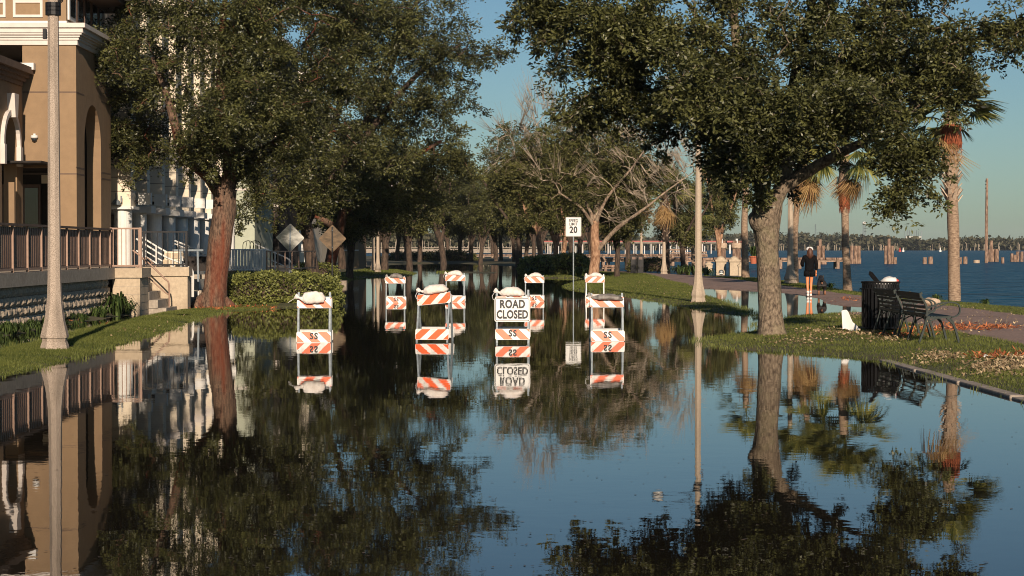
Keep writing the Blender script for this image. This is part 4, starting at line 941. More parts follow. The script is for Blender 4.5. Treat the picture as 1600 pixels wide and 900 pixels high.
# --- the red-stained oak on the left tip of the grass strip
d = 54.2; bx, by = X_at(331, d), d
oak('oak_tree', 'oak with torn red-stained bark at the tip of the left grass strip', (bx, by, 0.0),
    (PXL([(331, 487), (333, 470), (337, 440), (342, 400), (346, 360), (350, 325), (353, 295)], d), [.47, .375, .34, .32, .32, .33, .31]),
    [(PXL([(352, 310), (330, 275), (305, 255), (286, 235), (276, 200), (262, 150), (240, 90)], d, [0, 0, -.2, -.5, -.8, -1, -1]), [.26, .22, .20, .18, .13, .10, .06]),
     (PXL([(353, 310), (366, 270), (392, 248), (430, 225), (470, 185), (500, 120)], d, [0, .2, .4, .6, .8, 1]), [.24, .20, .17, .13, .10, .06]),
     (PXL([(353, 305), (360, 260), (352, 200), (345, 120), (350, 30), (360, -60)], d, [0, -.3, -.6, -.8, -.8, -.5]), [.22, .18, .15, .12, .09, .05]),
     (PXL([(360, 260), (400, 180), (430, 100), (440, 20)], d, [0, 1, 1.6, 2]), [.14, .11, .08, .05])],
    [B(205, 50, 50, 60, d, 26, 1.5, 1.3), B(205, 140, 42, 60, d, 24, 2.6, .9), B(225, 205, 50, 40, d, 22, 2.8, .8), B(300, 40, 105, 80, d, 84, -.8), B(300, 135, 90, 72, d, 70, -.4), B(320, 215, 70, 38, d, 46, -1.4), B(415, 30, 110, 80, d, 110, -.3), B(420, 130, 90, 80, d, 100, -1.0), B(440, 215, 70, 48, d, 50, -.6), B(370, 170, 80, 50, d, 50, -2.4, 1.0),
     B(515, 60, 80, 85, d, 56, .8), B(510, 160, 66, 62, d, 40, 1), B(248, 250, 22, 24, d, 6, 2.6, .6), B(222, 262, 10, 20, d, 3, 2.6, .4), B(190, 200, 20, 40, d, 8, 2.8, .5), B(380, 262, 30, 22, d, 8), B(300, -50, 130, 60, d, 40, -.4, 3), B(450, -50, 130, 60, d, 40, .4, 3), B(178, 100, 24, 40, d, 8), B(560, 110, 40, 60, d, 16, 1.2)],
    17, 'oak_bark', leaf=.096, per=270, crad=.50, nside=24, roots=5, gaps=.95, dens=1.25)
# --- second oak of the left row, reaching out over the street
d = 81.0; bx, by = X_at(492, d), d
oak('oak_tree', 'dark oak behind the hedge whose long boughs reach over the street', (bx, by, .1),
    (PXL([(492, 458), (490, 430), (484, 395), (478, 350), (470, 318), (455, 296)], d), [.34, .27, .25, .24, .23, .20]),
    [(PXL([(478, 330), (445, 305), (420, 290), (404, 280), (380, 250)], d, [0, -.5, -1, -1.2, -1]), [.17, .14, .11, .09, .05]),
     (PXL([(480, 345), (505, 300), (540, 250), (590, 190), (650, 120), (720, 70)], d, [0, .2, 0, -.5, -1, -1.5]), [.22, .19, .16, .13, .10, .06]),
     (PXL([(470, 320), (500, 250), (530, 170), (560, 60), (570, -50)], d, [0, .5, 1, 1, 1]), [.2, .17, .14, .1, .06]),
     (PXL([(540, 250), (610, 110), (632, 40), (680, -40)], d, [0, -.6, -.8, -1]), [.12, .10, .08, .05])],
    [B(560, 40, 80, 80, d, 66, -1.2), B(640, 50, 80, 80, d, 76, -1.6), B(600, 100, 110, 90, d, 60, -2.6, 1.2), B(715, 50, 50, 50, d, 26, -.8), B(755, 75, 32, 26, d, 9, -.8), B(600, 150, 85, 60, d, 56, -.8), B(680, 130, 56, 56, d, 26, -.6), B(705, 165, 26, 34, d, 7, -.6), B(520, 230, 80, 50, d, 52, -1.6), B(590, 225, 70, 44, d, 34, .5),
     B(450, 255, 60, 40, d, 24, -1), B(462, 300, 36, 20, d, 12, -1.5, .8), B(520, 300, 50, 34, d, 20, -1.5, .8), B(560, 325, 40, 24, d, 10, -1), B(400, 275, 44, 30, d, 14, -1), B(395, 312, 26, 22, d, 6, -1), B(560, -40, 90, 60, d, 26), B(670, -40, 80, 50, d, 22), B(470, 180, 60, 60, d, 20, .6), B(640, 190, 40, 30, d, 8), B(720, 100, 34, 40, d, 10, -.6)],
    27, 'dark_bark', leaf=.135, per=200, crad=.66, roots=0, gaps=.8, dens=1.25)
# --- third oak of the left row
d = 97.0; bx, by = X_at(514, d), d
oak('oak_tree', 'crooked leaning oak trunk just right of the brownish diamond sign', (bx, by, .1),
    (PXL([(512, 445), (514, 425), (522, 385), (532, 350), (540, 320)], d), [.42, .32, .29, .27, .22]),
    [(PXL([(530, 360), (500, 340), (478, 330), (460, 310)], d, [0, -.4, -.6, -.6]), [.2, .16, .13, .08]), (PXL([(536, 335), (580, 290), (640, 250), (690, 220)], d, [0, -.4, -.8, -1]), [.2, .16, .12, .07]), (PXL([(540, 325), (560, 260), (580, 180)], d, [0, .5, .6]), [.18, .14, .08])],
    [B(620, 250, 80, 48, d, 46, -.8), B(700, 240, 42, 40, d, 20, -1), B(560, 290, 80, 44, d, 38, -.4), B(640, 310, 66, 38, d, 30, -.6), B(480, 320, 50, 30, d, 16), B(560, 200, 90, 60, d, 40, .6), B(690, 200, 40, 30, d, 9), B(725, 262, 26, 30, d, 7, -1), B(600, 340, 56, 24, d, 14)],
    37, 'oak_bark', leaf_mat='far_leaf', leaf=.165, per=190, crad=.75, roots=0)
# --- the half-bare tree beyond the speed limit sign
d = 103.0; bx, by = X_at(928, d), d
oak('half_bare_tree', 'half-bare spreading tree with pale dead twigs and red trunk, right of the speed limit sign', (bx, by, .05),
    (PXL([(927, 440), (928, 425), (930, 405), (930, 385), (929, 365), (930, 345)], d), [.36, .29, .265, .27, .26, .21]),
    [(PXL([(931, 395), (946, 376), (965, 356), (990, 338), (1012, 322), (1045, 296), (1082, 270)], d, [0, -.3, -.6, -.9, -1.2, -1.4, -1.4]), [.15, .12, .11, .09, .06, .04, .02]),
     (PXL([(929, 355), (918, 338), (905, 322), (890, 312), (872, 300)], d, [0, -.4, -.9, -1.2, -1.4]), [.12, .09, .075, .055, .03]),
     (PXL([(929, 352), (922, 330), (908, 305), (880, 260), (850, 220)], d, [0, 0, .4, .8, 1]), [.12, .09, .07, .05, .03]),
     (PXL([(930, 350), (934, 310), (932, 270), (930, 225), (926, 180)], d, [0, .3, .5, .6, .6]), [.18, .15, .12, .09, .05]),
     (PXL([(930, 352), (940, 325), (955, 300), (985, 265), (1010, 230)], d, [0, -.5, -.9, -1.2, -1.4]), [.12, .09, .07, .05, .03]),
     (PXL([(905, 322), (870, 285), (830, 250), (800, 225)], d, [0, .6, 1, 1]), [.06, .05, .035, .02])],
    [B(880, 275, 80, 55, d, 38, 1.5), B(820, 290, 60, 50, d, 30, 1.5), B(990, 280, 60, 50, d, 20, 1.6), B(850, 220, 60, 50, d, 24, 1.2), B(940, 210, 60, 50, d, 22, 1.2), B(800, 235, 44, 40, d, 16, 1.2), B(860, 325, 70, 36, d, 34, 1.4), B(930, 245, 110, 70, d, 70, 1.2), B(890, 300, 60, 40, d, 30, -.6, 1.2), B(850, 260, 60, 50, d, 34, -.4, 1.4), B(930, 225, 70, 50, d, 34, -.4, 1.4), B(990, 255, 50, 44, d, 24, -.5, 1.2), B(800, 270, 44, 40, d, 20, .2), B(960, 300, 50, 36, d, 16, .2, 1.2), B(1010, 290, 50, 40, d, 14, 1), B(820, 250, 60, 50, d, 22, .4), B(780, 270, 40, 40, d, 14, 1.5), B(1000, 240, 60, 60, d, 18, 2.2)],
    47, 'sunlit_red_bark', limb_bark='twig_bark', leaf_mat='far_leaf', leaf=.15, per=130, crad=.66, roots=0, dens=1.35,
    bare=[B(1030, 280, 52, 44, d, 62, -1.2), B(1062, 250, 32, 24, d, 26, -1.2), B(800, 225, 48, 42, d, 36, -.4), B(850, 190, 52, 36, d, 34, -.4), B(930, 200, 60, 40, d, 30, -.4), B(985, 225, 46, 42, d, 26, -.8), B(870, 275, 52, 44, d, 24, -1.2), B(940, 280, 60, 50, d, 20, -1.4), B(830, 165, 30, 24, d, 10, -.4), B(970, 330, 50, 18, d, 12, -1)])
# --- generic oaks: three different ones, each copied with its own size and turn
def proto(seed, leafmat, bark, forks, per, nblob, hgt=9.0, lean=.3):
    rg = np.random.default_rng(seed); rnd = random.Random(seed)
    tp = [Vector((0, 0, -.3)), Vector((0, 0, .4)), Vector((lean * .3, 0, 1.6)), Vector((lean * .7, .1, 2.8)), Vector((lean, .1, 3.8))]
    limbs = []
    for k in range(forks):
        a = 2 * math.pi * k / forks + rnd.uniform(-.4, .4); r1 = rnd.uniform(1.2, 1.9)
        limbs.append(([tp[2 if k % 2 else 3], tp[3] + Vector((math.cos(a) * r1 * .5, math.sin(a) * r1 * .5, .7)), Vector((math.cos(a) * r1 * 1.3, math.sin(a) * r1 * 1.3, 5.2)), Vector((math.cos(a) * r1 * 1.9, math.sin(a) * r1 * 1.9, 6.8))], [.16, .13, .09, .04]))
    blobs = []
    for k in range(nblob):
        a = rnd.uniform(0, 6.28); rr_ = rnd.uniform(.2, 3.0); z = rnd.uniform(3.5, 7.8); rr_ *= 1 - abs(z - 5.4) / 5.5
        blobs.append(((math.cos(a) * rr_, math.sin(a) * rr_, z), (rnd.uniform(1.0, 1.7), rnd.uniform(1.0, 1.7), rnd.uniform(.8, 1.3)), rnd.randint(16, 24)))
    return oak('oak_tree', '', (0, 0, 0), (tp, [.30, .24, .21, .20, .17]), limbs, blobs, seed, bark, leaf_mat=leafmat, leaf=.20, per=per, crad=.62, nside=12, roots=0)
protos = [proto(101, 'far_leaf', 'dark_bark', 5, 100, 15), proto(102, 'far_leaf', 'sunlit_red_bark', 4, 110, 14, lean=-.4), proto(103, 'oak_leaf', 'dark_bark', 6, 95, 17, lean=.6), proto(104, 'cypress_leaf', 'dark_bark', 4, 80, 10, lean=.1)]  # second oak: sunlight painted into its bark; the rest carry shade in theirs
FAR = [  # px, distance, proto, scale xy, scale z, turn, label
    (546, 104, 0, 0.90, 0.80, .3, 'shaded oak of the left row just left of the slim lamp posts'),
    (601, 134, 2, 1.06, 1.04, 1.3, 'dark oak standing right beside the twin slim lamp posts'),
    (560, 170, 2, 1.12, 1.22, 2.2, 'far oak seen between the left row trunks and the lamp posts'),
    (535, 140, 2, 1.12, 1.16, 4.0, 'dark oak left of the slim lamp posts, behind the brownish sign'),
    (620, 232, 2, 1.06, 1.28, .5, 'slender far oak, first trunk right of the twin lamp posts'),
    (635, 226, 0, 1.01, 1.22, 2.5, 'far oak with a pale forked trunk lit by the sun, above the left back barricade'),
    (656, 214, 3, 1.12, 1.34, 1.1, 'brown-tinged far tree with a dark double trunk left of the thick trunk'),
    (693, 208, 2, 1.40, 1.28, 3.1, 'far oak with the thickest dark trunk, above the tilted-rail barricade'),
    (719, 238, 0, 1.01, 1.22, 4.2, 'far oak with a pale narrow trunk, right of the thickest far trunk'),
    (736, 222, 0, 1.01, 1.22, 5.3, 'far oak with a dark straight trunk left of the low-forked one'),
    (751, 204, 2, 0.95, 0.98, .9, 'far oak forking low with a long side bough near the road end'),
    (775, 226, 0, 1.06, 1.28, 1.9, 'dark slim far oak, first of the close cluster right of the low-forked one'),
    (783, 236, 0, 1.01, 1.34, 2.9, 'dark slim far oak, second of the close cluster behind the road closed sign'),
    (804, 218, 2, 1.06, 1.34, 3.9, 'dark far oak directly above the road closed sign'),
    (813, 240, 0, 0.95, 1.34, 4.9, 'dark far oak second right above the road closed sign'),
    (822, 228, 2, 1.01, 1.34, 5.9, 'dark leaning far oak third right above the road closed sign'),
    (834, 196, 2, 0.95, 1.22, 1.5, 'dark far oak just left of the sunlit trunk behind the shrubs'),
    (845, 152, 1, 0.92, 1.10, .2, 'oak with a sunlit orange trunk rising behind the green shrubs'),
    (868, 136, 1, 0.87, 1.05, 2.0, 'sunlit oak trunk left of the speed limit sign'),
    (879, 128, 1, 0.70, 0.84, 3.3, 'leaning sunlit trunk touching the left side of the speed limit sign'),
    (893, 160, 2, 0.90, 1.04, 4.4, 'dark oak behind the pole of the speed limit sign'),
    (906, 172, 3, 0.90, 1.10, 5.0, 'brown-tinged tree between the speed limit sign and the red trunk'),
    (964, 106, 0, 0.62, 0.78, .7, 'small pale-trunked oak standing right of the red half-bare tree'),
    (981, 150, 3, 0.90, 0.92, 1.7, 'rust-brown cypress over the far path beside the dark bins'),
    (1068, 124, 0, 0.72, 0.76, 2.7, 'oak with a pale forking trunk just left of the right lamp post'),
    (1125, 138, 1, 0.69, 0.98, 5.6, 'oak crown drooping over the stone pillars'),
    (640, 158, 0, 1.12, 1.12, 3.0, 'broad mid-distance oak closing the left side of the road end'),
    (735, 262, 3, 1.23, 1.22, 0.4, 'rusty far tree at the very end of the flooded road'),
    (810, 172, 0, 1.06, 1.16, 1.0, 'broad mid-distance oak behind the half-bare twigs'),
    (450, 112, 2, 0.80, 0.85, 2.1, 'dark oak behind the grey diamond sign in front of the cream building'),
    (590, 190, 2, 1.23, 1.34, 5.1, 'tall dark far oak behind the twin lamp posts'),
    (845, 250, 2, 1.23, 1.46, 5.1, 'tall dark far oak in the gap left of the red half-bare tree'),
    (925, 200, 2, 1.12, 1.22, 3.7, 'dark far oak right behind the red half-bare trunk'),
    (700, 300, 0, 1.34, 1.46, 2.3, 'faint tall oak in the last row, left of the road end'),
    (770, 310, 2, 1.34, 1.34, 4.3, 'faint tall oak in the last row, right of the road end'),
    (655, 290, 2, 1.34, 1.46, 1.2, 'faint tall oak in the last row behind the double trunk')]
first = set()
for px, dd_, k, sxy, sz, rz, lab in FAR:
    x = X_at(px, dd_); loc = (x, dd_, max(gz(x, dd_), 0) - .02); name = 'cypress_tree' if k == 3 else 'oak_tree'
    if k not in first: o = protos[k]; first.add(k); o.location = loc; o.rotation_euler = (0, 0, rz)
    else: o = dup(protos[k], loc, rz)
    o['label'] = lab; o.scale = (sxy, sxy, sz); o.name = name; o['group'] = 'trees lining the flooded street'

# ================================================================== PALMS
def frond_mesh(name, mat, seed, petiole=.9, fan=.85, nb=26, droop=.5, w_=.035):
    rg = np.random.default_rng(seed); mb = []; V, Fc, rn = [], [], []
    def quad(a, b, c, d_, r): o = len(V); V.extend([a, b, c, d_]); Fc.append((o, o + 1, o + 2, o + 3)); rn.append(r)
    c = np.array([petiole, 0, -droop * .25]); p0 = np.zeros(3)
    mid = np.array([petiole * .5, 0, .05])
    for a, b in ((p0, mid), (mid, c)):
        quad(a + [0, .014, 0], a - [0, .014, 0], b - [0, .011, 0], b + [0, .011, 0], .3); quad(a + [0, 0, .014], a - [0, 0, .014], b - [0, 0, .010], b + [0, 0, .010], .3)
    for i in range(nb):
        an = (-1.15 + 2.3 * i / (nb - 1)) * 1.15; L_ = fan * (1 - .18 * abs(an)) * rg.uniform(.85, 1.1)
        dv = np.array([math.cos(an), math.sin(an), 0]); sd_ = np.array([-dv[1], dv[0], .35 * (1 if i % 2 else -1)])
        m1 = c + dv * L_ * .5 + [0, 0, -.03 - .06 * abs(an)]; m2 = c + dv * L_ * .95 + np.array([0, 0, -droop * (.25 + .2 * rg.uniform()) - .05]) * 1.0
        wd = w_ * rg.uniform(.8, 1.2); r = rg.uniform(0, 1)
        quad(c + sd_ * .004, c - sd_ * .004, m1 - sd_ * wd * .5, m1 + sd_ * wd * .5, r); quad(m1 + sd_ * wd * .5, m1 - sd_ * wd * .5, m2 - sd_ * .003, m2 + sd_ * .003, r)
    return np_mesh(name, np.array(V), np.array(Fc), mat, rnd=rn)
FG = [frond_mesh('frond', 'palm_leaf', 51, .8, .85, 26, .30, .05), frond_mesh('frond', 'palm_leaf', 52, .7, .95, 24, .65, .05)]
FD = [frond_mesh('dead_frond', 'palm_dead', 53, .6, .75, 20, 1.3, .03), frond_mesh('dead_frond', 'palm_dead', 54, .5, .7, 18, 1.6, .03)]
def palm(label, pts, rad, d, z0, ngreen, ndead, scale, boots=None, fibre=None, bark='palm_bark', cz=None, seed=0, dead_side=None):
    ps = PXL(pts, d); base = Vector((ps[0].x, ps[0].y, z0)); t = thing('palm_tree', label, 'palm tree', base, 0, 'cabbage palms along the lake')
    ps[0] = Vector((ps[0].x, ps[0].y, z0 - .1)); rnd = random.Random(seed)
    a, b = smooth_line(ps, rad, .15); mb = MB(); mb.tube(a, b, 16, rough=.10, seed=seed); mb.build('trunk', bark, t, world=True, smooth=True)
    top = ps[-1]
    if fibre:
        f0, f1, rf = fibre; q = [p for p in a if f0 < p.z < f1]; mb = MB()
        if len(q) > 2: mb.tube(q, [rf * (1 + .1 * math.sin(i)) for i in range(len(q))], 16, rough=.25, seed=3)
        for k in range(140):
            p = rnd.choice(q); an = rnd.uniform(0, 6.28); e = Vector((math.cos(an), math.sin(an), 0)); mb.tube([p + e * rf * .9, p + e * rf * 1.15 + Vector((0, 0, -.10)), p + e * rf * 1.12 + Vector((0, 0, -.26))], [.014, .010, .003], 3, cap=False)
        mb.build('fibre_collar', 'palm_fibre', t, world=True, smooth=True)
    if boots:
        for z_0, z_1, n, r_, L_ in boots:
            k0 = None
            for k in range(n):
                z = z_0 + (z_1 - z_0) * k / n; an = k * 2.4; p = min(a, key=lambda q: abs(q.z - z)); e = Vector((math.cos(an), math.sin(an), 0)); sdv = Vector((-e.y, e.x, 0))
                mb = MB(); c = Vector((p.x, p.y, z)); L2 = L_ * rnd.uniform(.7, 1.3)
                w1 = .055
                vs = [c + e * r_ * .7 - sdv * w1 * 1.5, c + e * r_ * .7 + sdv * w1 * 1.5, c + e * (r_ + L2 * .55) + sdv * w1 * .6 + Vector((0, 0, L2)), c + e * (r_ + L2 * .55) - sdv * w1 * .6 + Vector((0, 0, L2))]
                mb.add(vs + [v - e * .035 + Vector((0, 0, .0)) for v in vs], [(0, 1, 2, 3), (7, 6, 5, 4), (0, 4, 5, 1), (1, 5, 6, 2), (2, 6, 7, 3), (3, 7, 4, 0)])
                mb.build('leaf_base', 'boot', t, world=True)
    off = top - base
    for k in range(ngreen):
        o = obj('frond', FG[k % 2], t); o.location = off + Vector((0, 0, rnd.uniform(-.1, .25))); el = rnd.uniform(-.55, 1.2) if k > 3 else 1.3
        o.rotation_euler = (rnd.uniform(-.4, .4), -el, k * 2.4 + rnd.uniform(-.2, .2)); o.scale = (scale * rnd.uniform(.85, 1.1),) * 3
    for k in range(ndead):
        o = obj('dead_frond', FD[k % 2], t); an = k * 2.4 + rnd.uniform(-.3, .3)
        if dead_side is not None: an = dead_side + rnd.uniform(-1.0, 1.0)
        o.location = off + Vector((math.cos(an) * .12, math.sin(an) * .12, -rnd.uniform(.05, .55) * scale)); o.rotation_euler = (rnd.uniform(-.3, .3), rnd.uniform(.55, 1.2), an); o.scale = (scale * rnd.uniform(.75, 1.05),) * 3
    return t
palm('tall palm with ruffled trunk top and red fibre at the shore behind the benches', [(1492, 471), (1491, 430), (1490, 380), (1488, 330), (1486, 290), (1485, 240), (1484, 175)], [.22, .19, .185, .185, .20, .20, .18], 61, gz(X_at(1492, 61), 61),
     36, 5, 1.2, boots=[(Z_at(318, 61), Z_at(238, 61), 56, .19, .30)], fibre=(Z_at(236, 61), Z_at(188, 61), .29), seed=5, dead_side=3.1)
palm('palm with a skirt of hanging orange dead fronds, second from the right', [(1325, 456), (1323, 420), (1321, 380), (1320, 330), (1318, 290), (1320, 230)], [.20, .15, .14, .15, .20, .18], 75.5, gz(X_at(1325, 75.5), 75.5), 36, 16, 1.3, fibre=(Z_at(330, 75.5), Z_at(280, 75.5), .19), seed=6, dead_side=.3)
palm('palm with a wide golden-brown skirt of fronds behind the dark lamp post', [(1242, 446), (1242, 400), (1243, 350), (1248, 300), (1262, 235)], [.18, .14, .13, .14, .14], 88, .1, 32, 26, 1.5, seed=7)
palm('slim palm trunk behind the big oak, beside the stone pillars', [(1165, 437), (1164, 400), (1163, 350), (1165, 290), (1166, 235)], [.24, .19, .17, .16, .16], 104, .1, 20, 12, 1.2, seed=8)
palm('dark palm with a jagged boot-covered trunk on the far path', [(1041, 432), (1041, 400), (1040, 370), (1040, 340), (1038, 300)], [.26, .22, .22, .24, .22], 121, .1, 26, 22, 1.3, boots=[(.9, 4.6, 60, .20, .2)], seed=9, bark='dark_bark')
palm('small palm crown hanging behind the pale forking trunk', [(1085, 428), (1084, 400), (1082, 360), (1081, 330)], [.2, .16, .15, .15], 128, .1, 24, 16, 1.2, seed=10)

# ================================================================== HEDGES AND PLANTS
def hedge(name, label, cx, cyy, z0, sx, sy, h, n, leaf, mat, seed, cat='hedge', rz=0.0, rnd_=.35, core='dark_bark'):
    t = thing(name, label, cat, (cx, cyy, z0), rz); rg = np.random.default_rng(seed)
    d = rg.normal(size=(n, 3)); d[:, 2] = np.abs(d[:, 2]) * 1.1 - .25
    q = np.sign(d) * np.abs(d) ** 1.0; q /= (np.abs(q) ** 4.5).sum(1)[:, None] ** (1 / 4.5); q *= (rg.uniform(0, 1, n) ** .18)[:, None]
    q = q * np.array([sx / 2, sy / 2, h])
    lump_ = vnoise(q[:, 0], q[:, 1], 3.1, seed) * .06 + vnoise(q[:, 0] * 2, q[:, 2] * 3, 2.0, seed) * .05
    q *= (1 + lump_)[:, None]; q[:, 2] = np.maximum(q[:, 2], rg.uniform(.02, .25, n) * h)
    kp = vnoise(q[:, 0] + q[:, 1] * .7, q[:, 2] * 1.3, 5.2, seed) + rg.normal(0, .5, len(q)) > -.45; q = q[kp]
    tone = np.clip(.5 + .4 * vnoise(q[:, 0], q[:, 2], 4, seed), 0, 1)
    kind(obj('foliage', leaves_mesh('foliage', q, leaf, mat, seed, .55, .6, tone=tone), t), 'stuff')
    c = MB(); nu, nv = 8, 18; vs = []
    for i in range(nu + 1):
        th = math.pi / 2 * (1 - i / nu)
        for j in range(nv):
            ph = 2 * math.pi * j / nv; a, b = math.cos(ph), math.sin(ph); k = (abs(a) ** 3.2 + abs(b) ** 3.2) ** (-1 / 3.2); r = math.cos(th) ** .55 if th < 1.57 else 0.02
            vs.append((a * k * r * sx * .42, b * k * r * sy * .42, max(.12, math.sin(th)) * h * .84))
    c.add(vs, [(i * nv + j, i * nv + (j + 1) % nv, (i + 1) * nv + (j + 1) % nv, (i + 1) * nv + j) for i in range(nu) for j in range(nv)] + [tuple(range(nv)) if False else tuple(nu * nv + j for j in range(nv))])
    r_ = random.Random(seed)
    for k in range(int(sx * 9)):
        x_, y_ = r_.uniform(-.42, .42) * sx, r_.uniform(-.42, .42) * sy; c.tube([(x_, y_, -.2), (x_ + r_.uniform(-.1, .1), y_ + r_.uniform(-.1, .1), h * .6)], .012, 4, cap=False)
    kind(c.build('twigs', core, t), 'stuff'); return t
s_ = 54; cx_ = X_at(438, 57); hedge('hedge', 'clipped round-edged green hedge standing in the flood left of the barricades', cx_, 57.0, 0.0, 3.6, 3.0, .95, 26000, .095, 'hedge_leaf', 61)
hedge('shrub', 'bright green shrub mass at the water edge left of the speed limit sign', X_at(850, 118), 119, .02, 3.1, 4, 1.15, 8000, .19, 'hedge_leaf', 62, 'shrub')
hedge('shrub', 'darker shrub behind the pole of the speed limit sign', X_at(893, 113), 114, .02, 2.2, 3, 1.3, 6000, .18, 'hedge_leaf', 63, 'shrub')
hedge('shrub', 'dark shaded shrub left of the palm on the far path', X_at(1012, 128), 129, .1, 2.6, 2, .9, 5000, .12, 'far_leaf', 64, 'shrub')
hedge('hedge', 'second low hedge between the trunks behind the diamond signs', X_at(490, 84), 85, .05, 2.0, 2.2, 1.0, 7000, .10, 'hedge_leaf', 65, 'hedge')
hedge('shrub', 'bush at the foot of the pale terrace behind the red-stained oak', X_at(385, 63), 66, .1, 2.6, 2.0, .75, 7000, .09, 'hedge_leaf', 66, 'shrub')
hedge('shrub', 'far shrub row on the bank at the road end, left part', X_at(640, 238), 240, .1, 7, 3, 1.1, 4000, .25, 'far_leaf', 67, 'shrub')
hedge('shrub', 'far shrub row on the bank at the road end, right part', X_at(705, 226), 228, .1, 6, 3, 1.3, 4000, .25, 'far_leaf', 68, 'shrub')
def strap_mesh(name, n, L_, seed, mat='lily_leaf', wd=.03):
    rg = np.random.default_rng(seed); V, Fc, rn = [], [], []
    for i in range(n):
        a = rg.uniform(0, 6.28); l = L_ * rg.uniform(.6, 1.15); sp = rg.uniform(.1, .95); dv = np.array([math.cos(a), math.sin(a), 0]); sd_ = np.array([-dv[1], dv[0], 0]) * wd
        b = dv * rg.uniform(0, .08); p1 = b + dv * l * .35 * sp + [0, 0, l * .55]; p2 = b + dv * l * .75 * sp + [0, 0, l * (.85 - .2 * sp)]; p3 = b + dv * l * 1.1 * sp + [0, 0, l * (.85 - .75 * sp)]
        r = rg.uniform(0, 1); o = len(V); V.extend([b - sd_ * .6, b + sd_ * .6, p1 + sd_, p1 - sd_, p2 + sd_ * .8, p2 - sd_ * .8, p3 + sd_ * .1, p3 - sd_ * .1])
        Fc += [(o, o + 1, o + 2, o + 3), (o + 3, o + 2, o + 4, o + 5), (o + 5, o + 4, o + 6, o + 7)]; rn += [r] * 3
    return np_mesh(name, np.array(V), np.array(Fc), mat, rnd=rn)
LILY = [strap_mesh('strappy_plant', 60, .50, 71), strap_mesh('strappy_plant', 75, .6, 72), strap_mesh('strappy_plant', 46, .42, 73)]
rnd = random.Random(9)
def plant(px, py, sc_, lab, grp, mi=None, d=None):
    d = d or D_of(py); x = X_at(px, d); o = obj('strappy_plant', LILY[(mi if mi is not None else rnd.randrange(3))]); o.location = (x, d, gz(x, d) - .01); o.rotation_euler = (0, 0, rnd.uniform(0, 6)); o.scale = (sc_,) * 3
    tag(o, lab, 'plant', grp)
G1 = 'strappy plants along the foot of the stone wall'
plant(183, 494, 1.15, 'largest strappy clump beside the pale stair pillar', G1, 1); plant(197, 492, .85, 'smaller strappy clump touching the pale stair pillar', G1, 0); plant(160, 497, .85, 'strappy clump at the far end of the stone wall', G1, 2)
r_ = random.Random(3)
for i in range(30):
    px = -20 + i * 6.2 + r_.uniform(-2, 2); wall_y = 388 + 1.67 * F / (F * 9.3 / (761 - px)) if False else 388 + 1.67 * (761 - px) / 9.3
    plant(px, wall_y + r_.uniform(-5, 4), r_.uniform(.32, .55), 'low dark strappy plant in the shaded bed under the stone wall', G1)
G2 = 'strappy plants on the far right bank'
for px, py, s__, l in ((1075, 431, 1.7, 'leafy clump left of the right lamp post, farther left one'), (1086, 431, 1.5, 'leafy clump just left of the right lamp post'), (1103, 432, 1.4, 'leafy clump just right of the right lamp post, in front of the low pillar'), (1062, 430, 1.5, 'leafy clump between the jagged palm and the pale forking trunk'), (905, 434, 1.5, 'spiky clump right of the speed limit pole'), (830, 432, 1.3, 'pale green clump at the left end of the shrub bank')):
    plant(px, py, s__, l, G2)
for px, py, s__, l in ((1425, 463, .6, 'thin weed on the lake bank left of the tall palm'), (1463, 470, .6, 'weedy tuft on the lake bank just left of the tall palm'), (1352, 459, .7, 'tuft on the bank right of the orange-skirted palm'), (1298, 452, .6, 'tuft on the bank beside the dog'), (1540, 476, .6, 'tuft on the bank right of the tall palm')):
    plant(px, py, s__, l, 'weeds on the lake bank')
# ================================================================== BUILDINGS (street coordinates: xr across, d along, z up)
def wall_side(mb, xr, d0, d1, z0, z1, th, arch=None, n=14):
    """wall running along the street, its face at xr; arch = (d_centre, half_width, z_spring, z_floor)"""
    if not arch: mb.rbox(xr - th, xr, d0, d1, z0, z1); return
    dc, hw, zs, zf = arch
    mb.rbox(xr - th, xr, d0, dc - hw, z0, z1); mb.rbox(xr - th, xr, dc + hw, d1, z0, z1)
    if zf > z0: mb.rbox(xr - th, xr, dc - hw, dc + hw, z0, zf)
    for k in range(n):
        a0, a1 = math.pi * k / n, math.pi * (k + 1) / n
        p0 = (dc + hw * math.cos(a0), zs + hw * math.sin(a0)); p1 = (dc + hw * math.cos(a1), zs + hw * math.sin(a1))
        q = [p1, p0, (p0[0], z1), (p1[0], z1)]
        vs = [R3(xr, u, v) for u, v in q] + [R3(xr - th, u, v) for u, v in q]
        mb.add(vs, [(0, 1, 2, 3), (7, 6, 5, 4), (0, 4, 5, 1)])
def arch_ring(mb, xr, dc, hw, zs, w_, proud, n=14):
    for k in range(n):
        a0, a1 = math.pi * k / n, math.pi * (k + 1) / n; vs = []
        for r in (hw, hw + w_):
            for a in (a0, a1):
                for x in (xr, xr + proud): vs.append(R3(x, dc + r * math.cos(a), zs + r * math.sin(a)))
        mb.add(vs, [(1, 3, 7, 5), (0, 1, 5, 4)[::-1], (2, 3, 1, 0), (4, 5, 7, 6), (2, 6, 7, 3)])
def cornice(mb, xr0, xr1, d0, d1, z0, steps):
    """stacked mouldings round a box footprint: (height, overhang)"""
    z = z0
    for h, o in steps: mb.rbox(xr0 - o, xr1 + o, d0 - o, d1 + o, z, z + h); z += h + .0
FD_ = 51.6; XC = -11.02
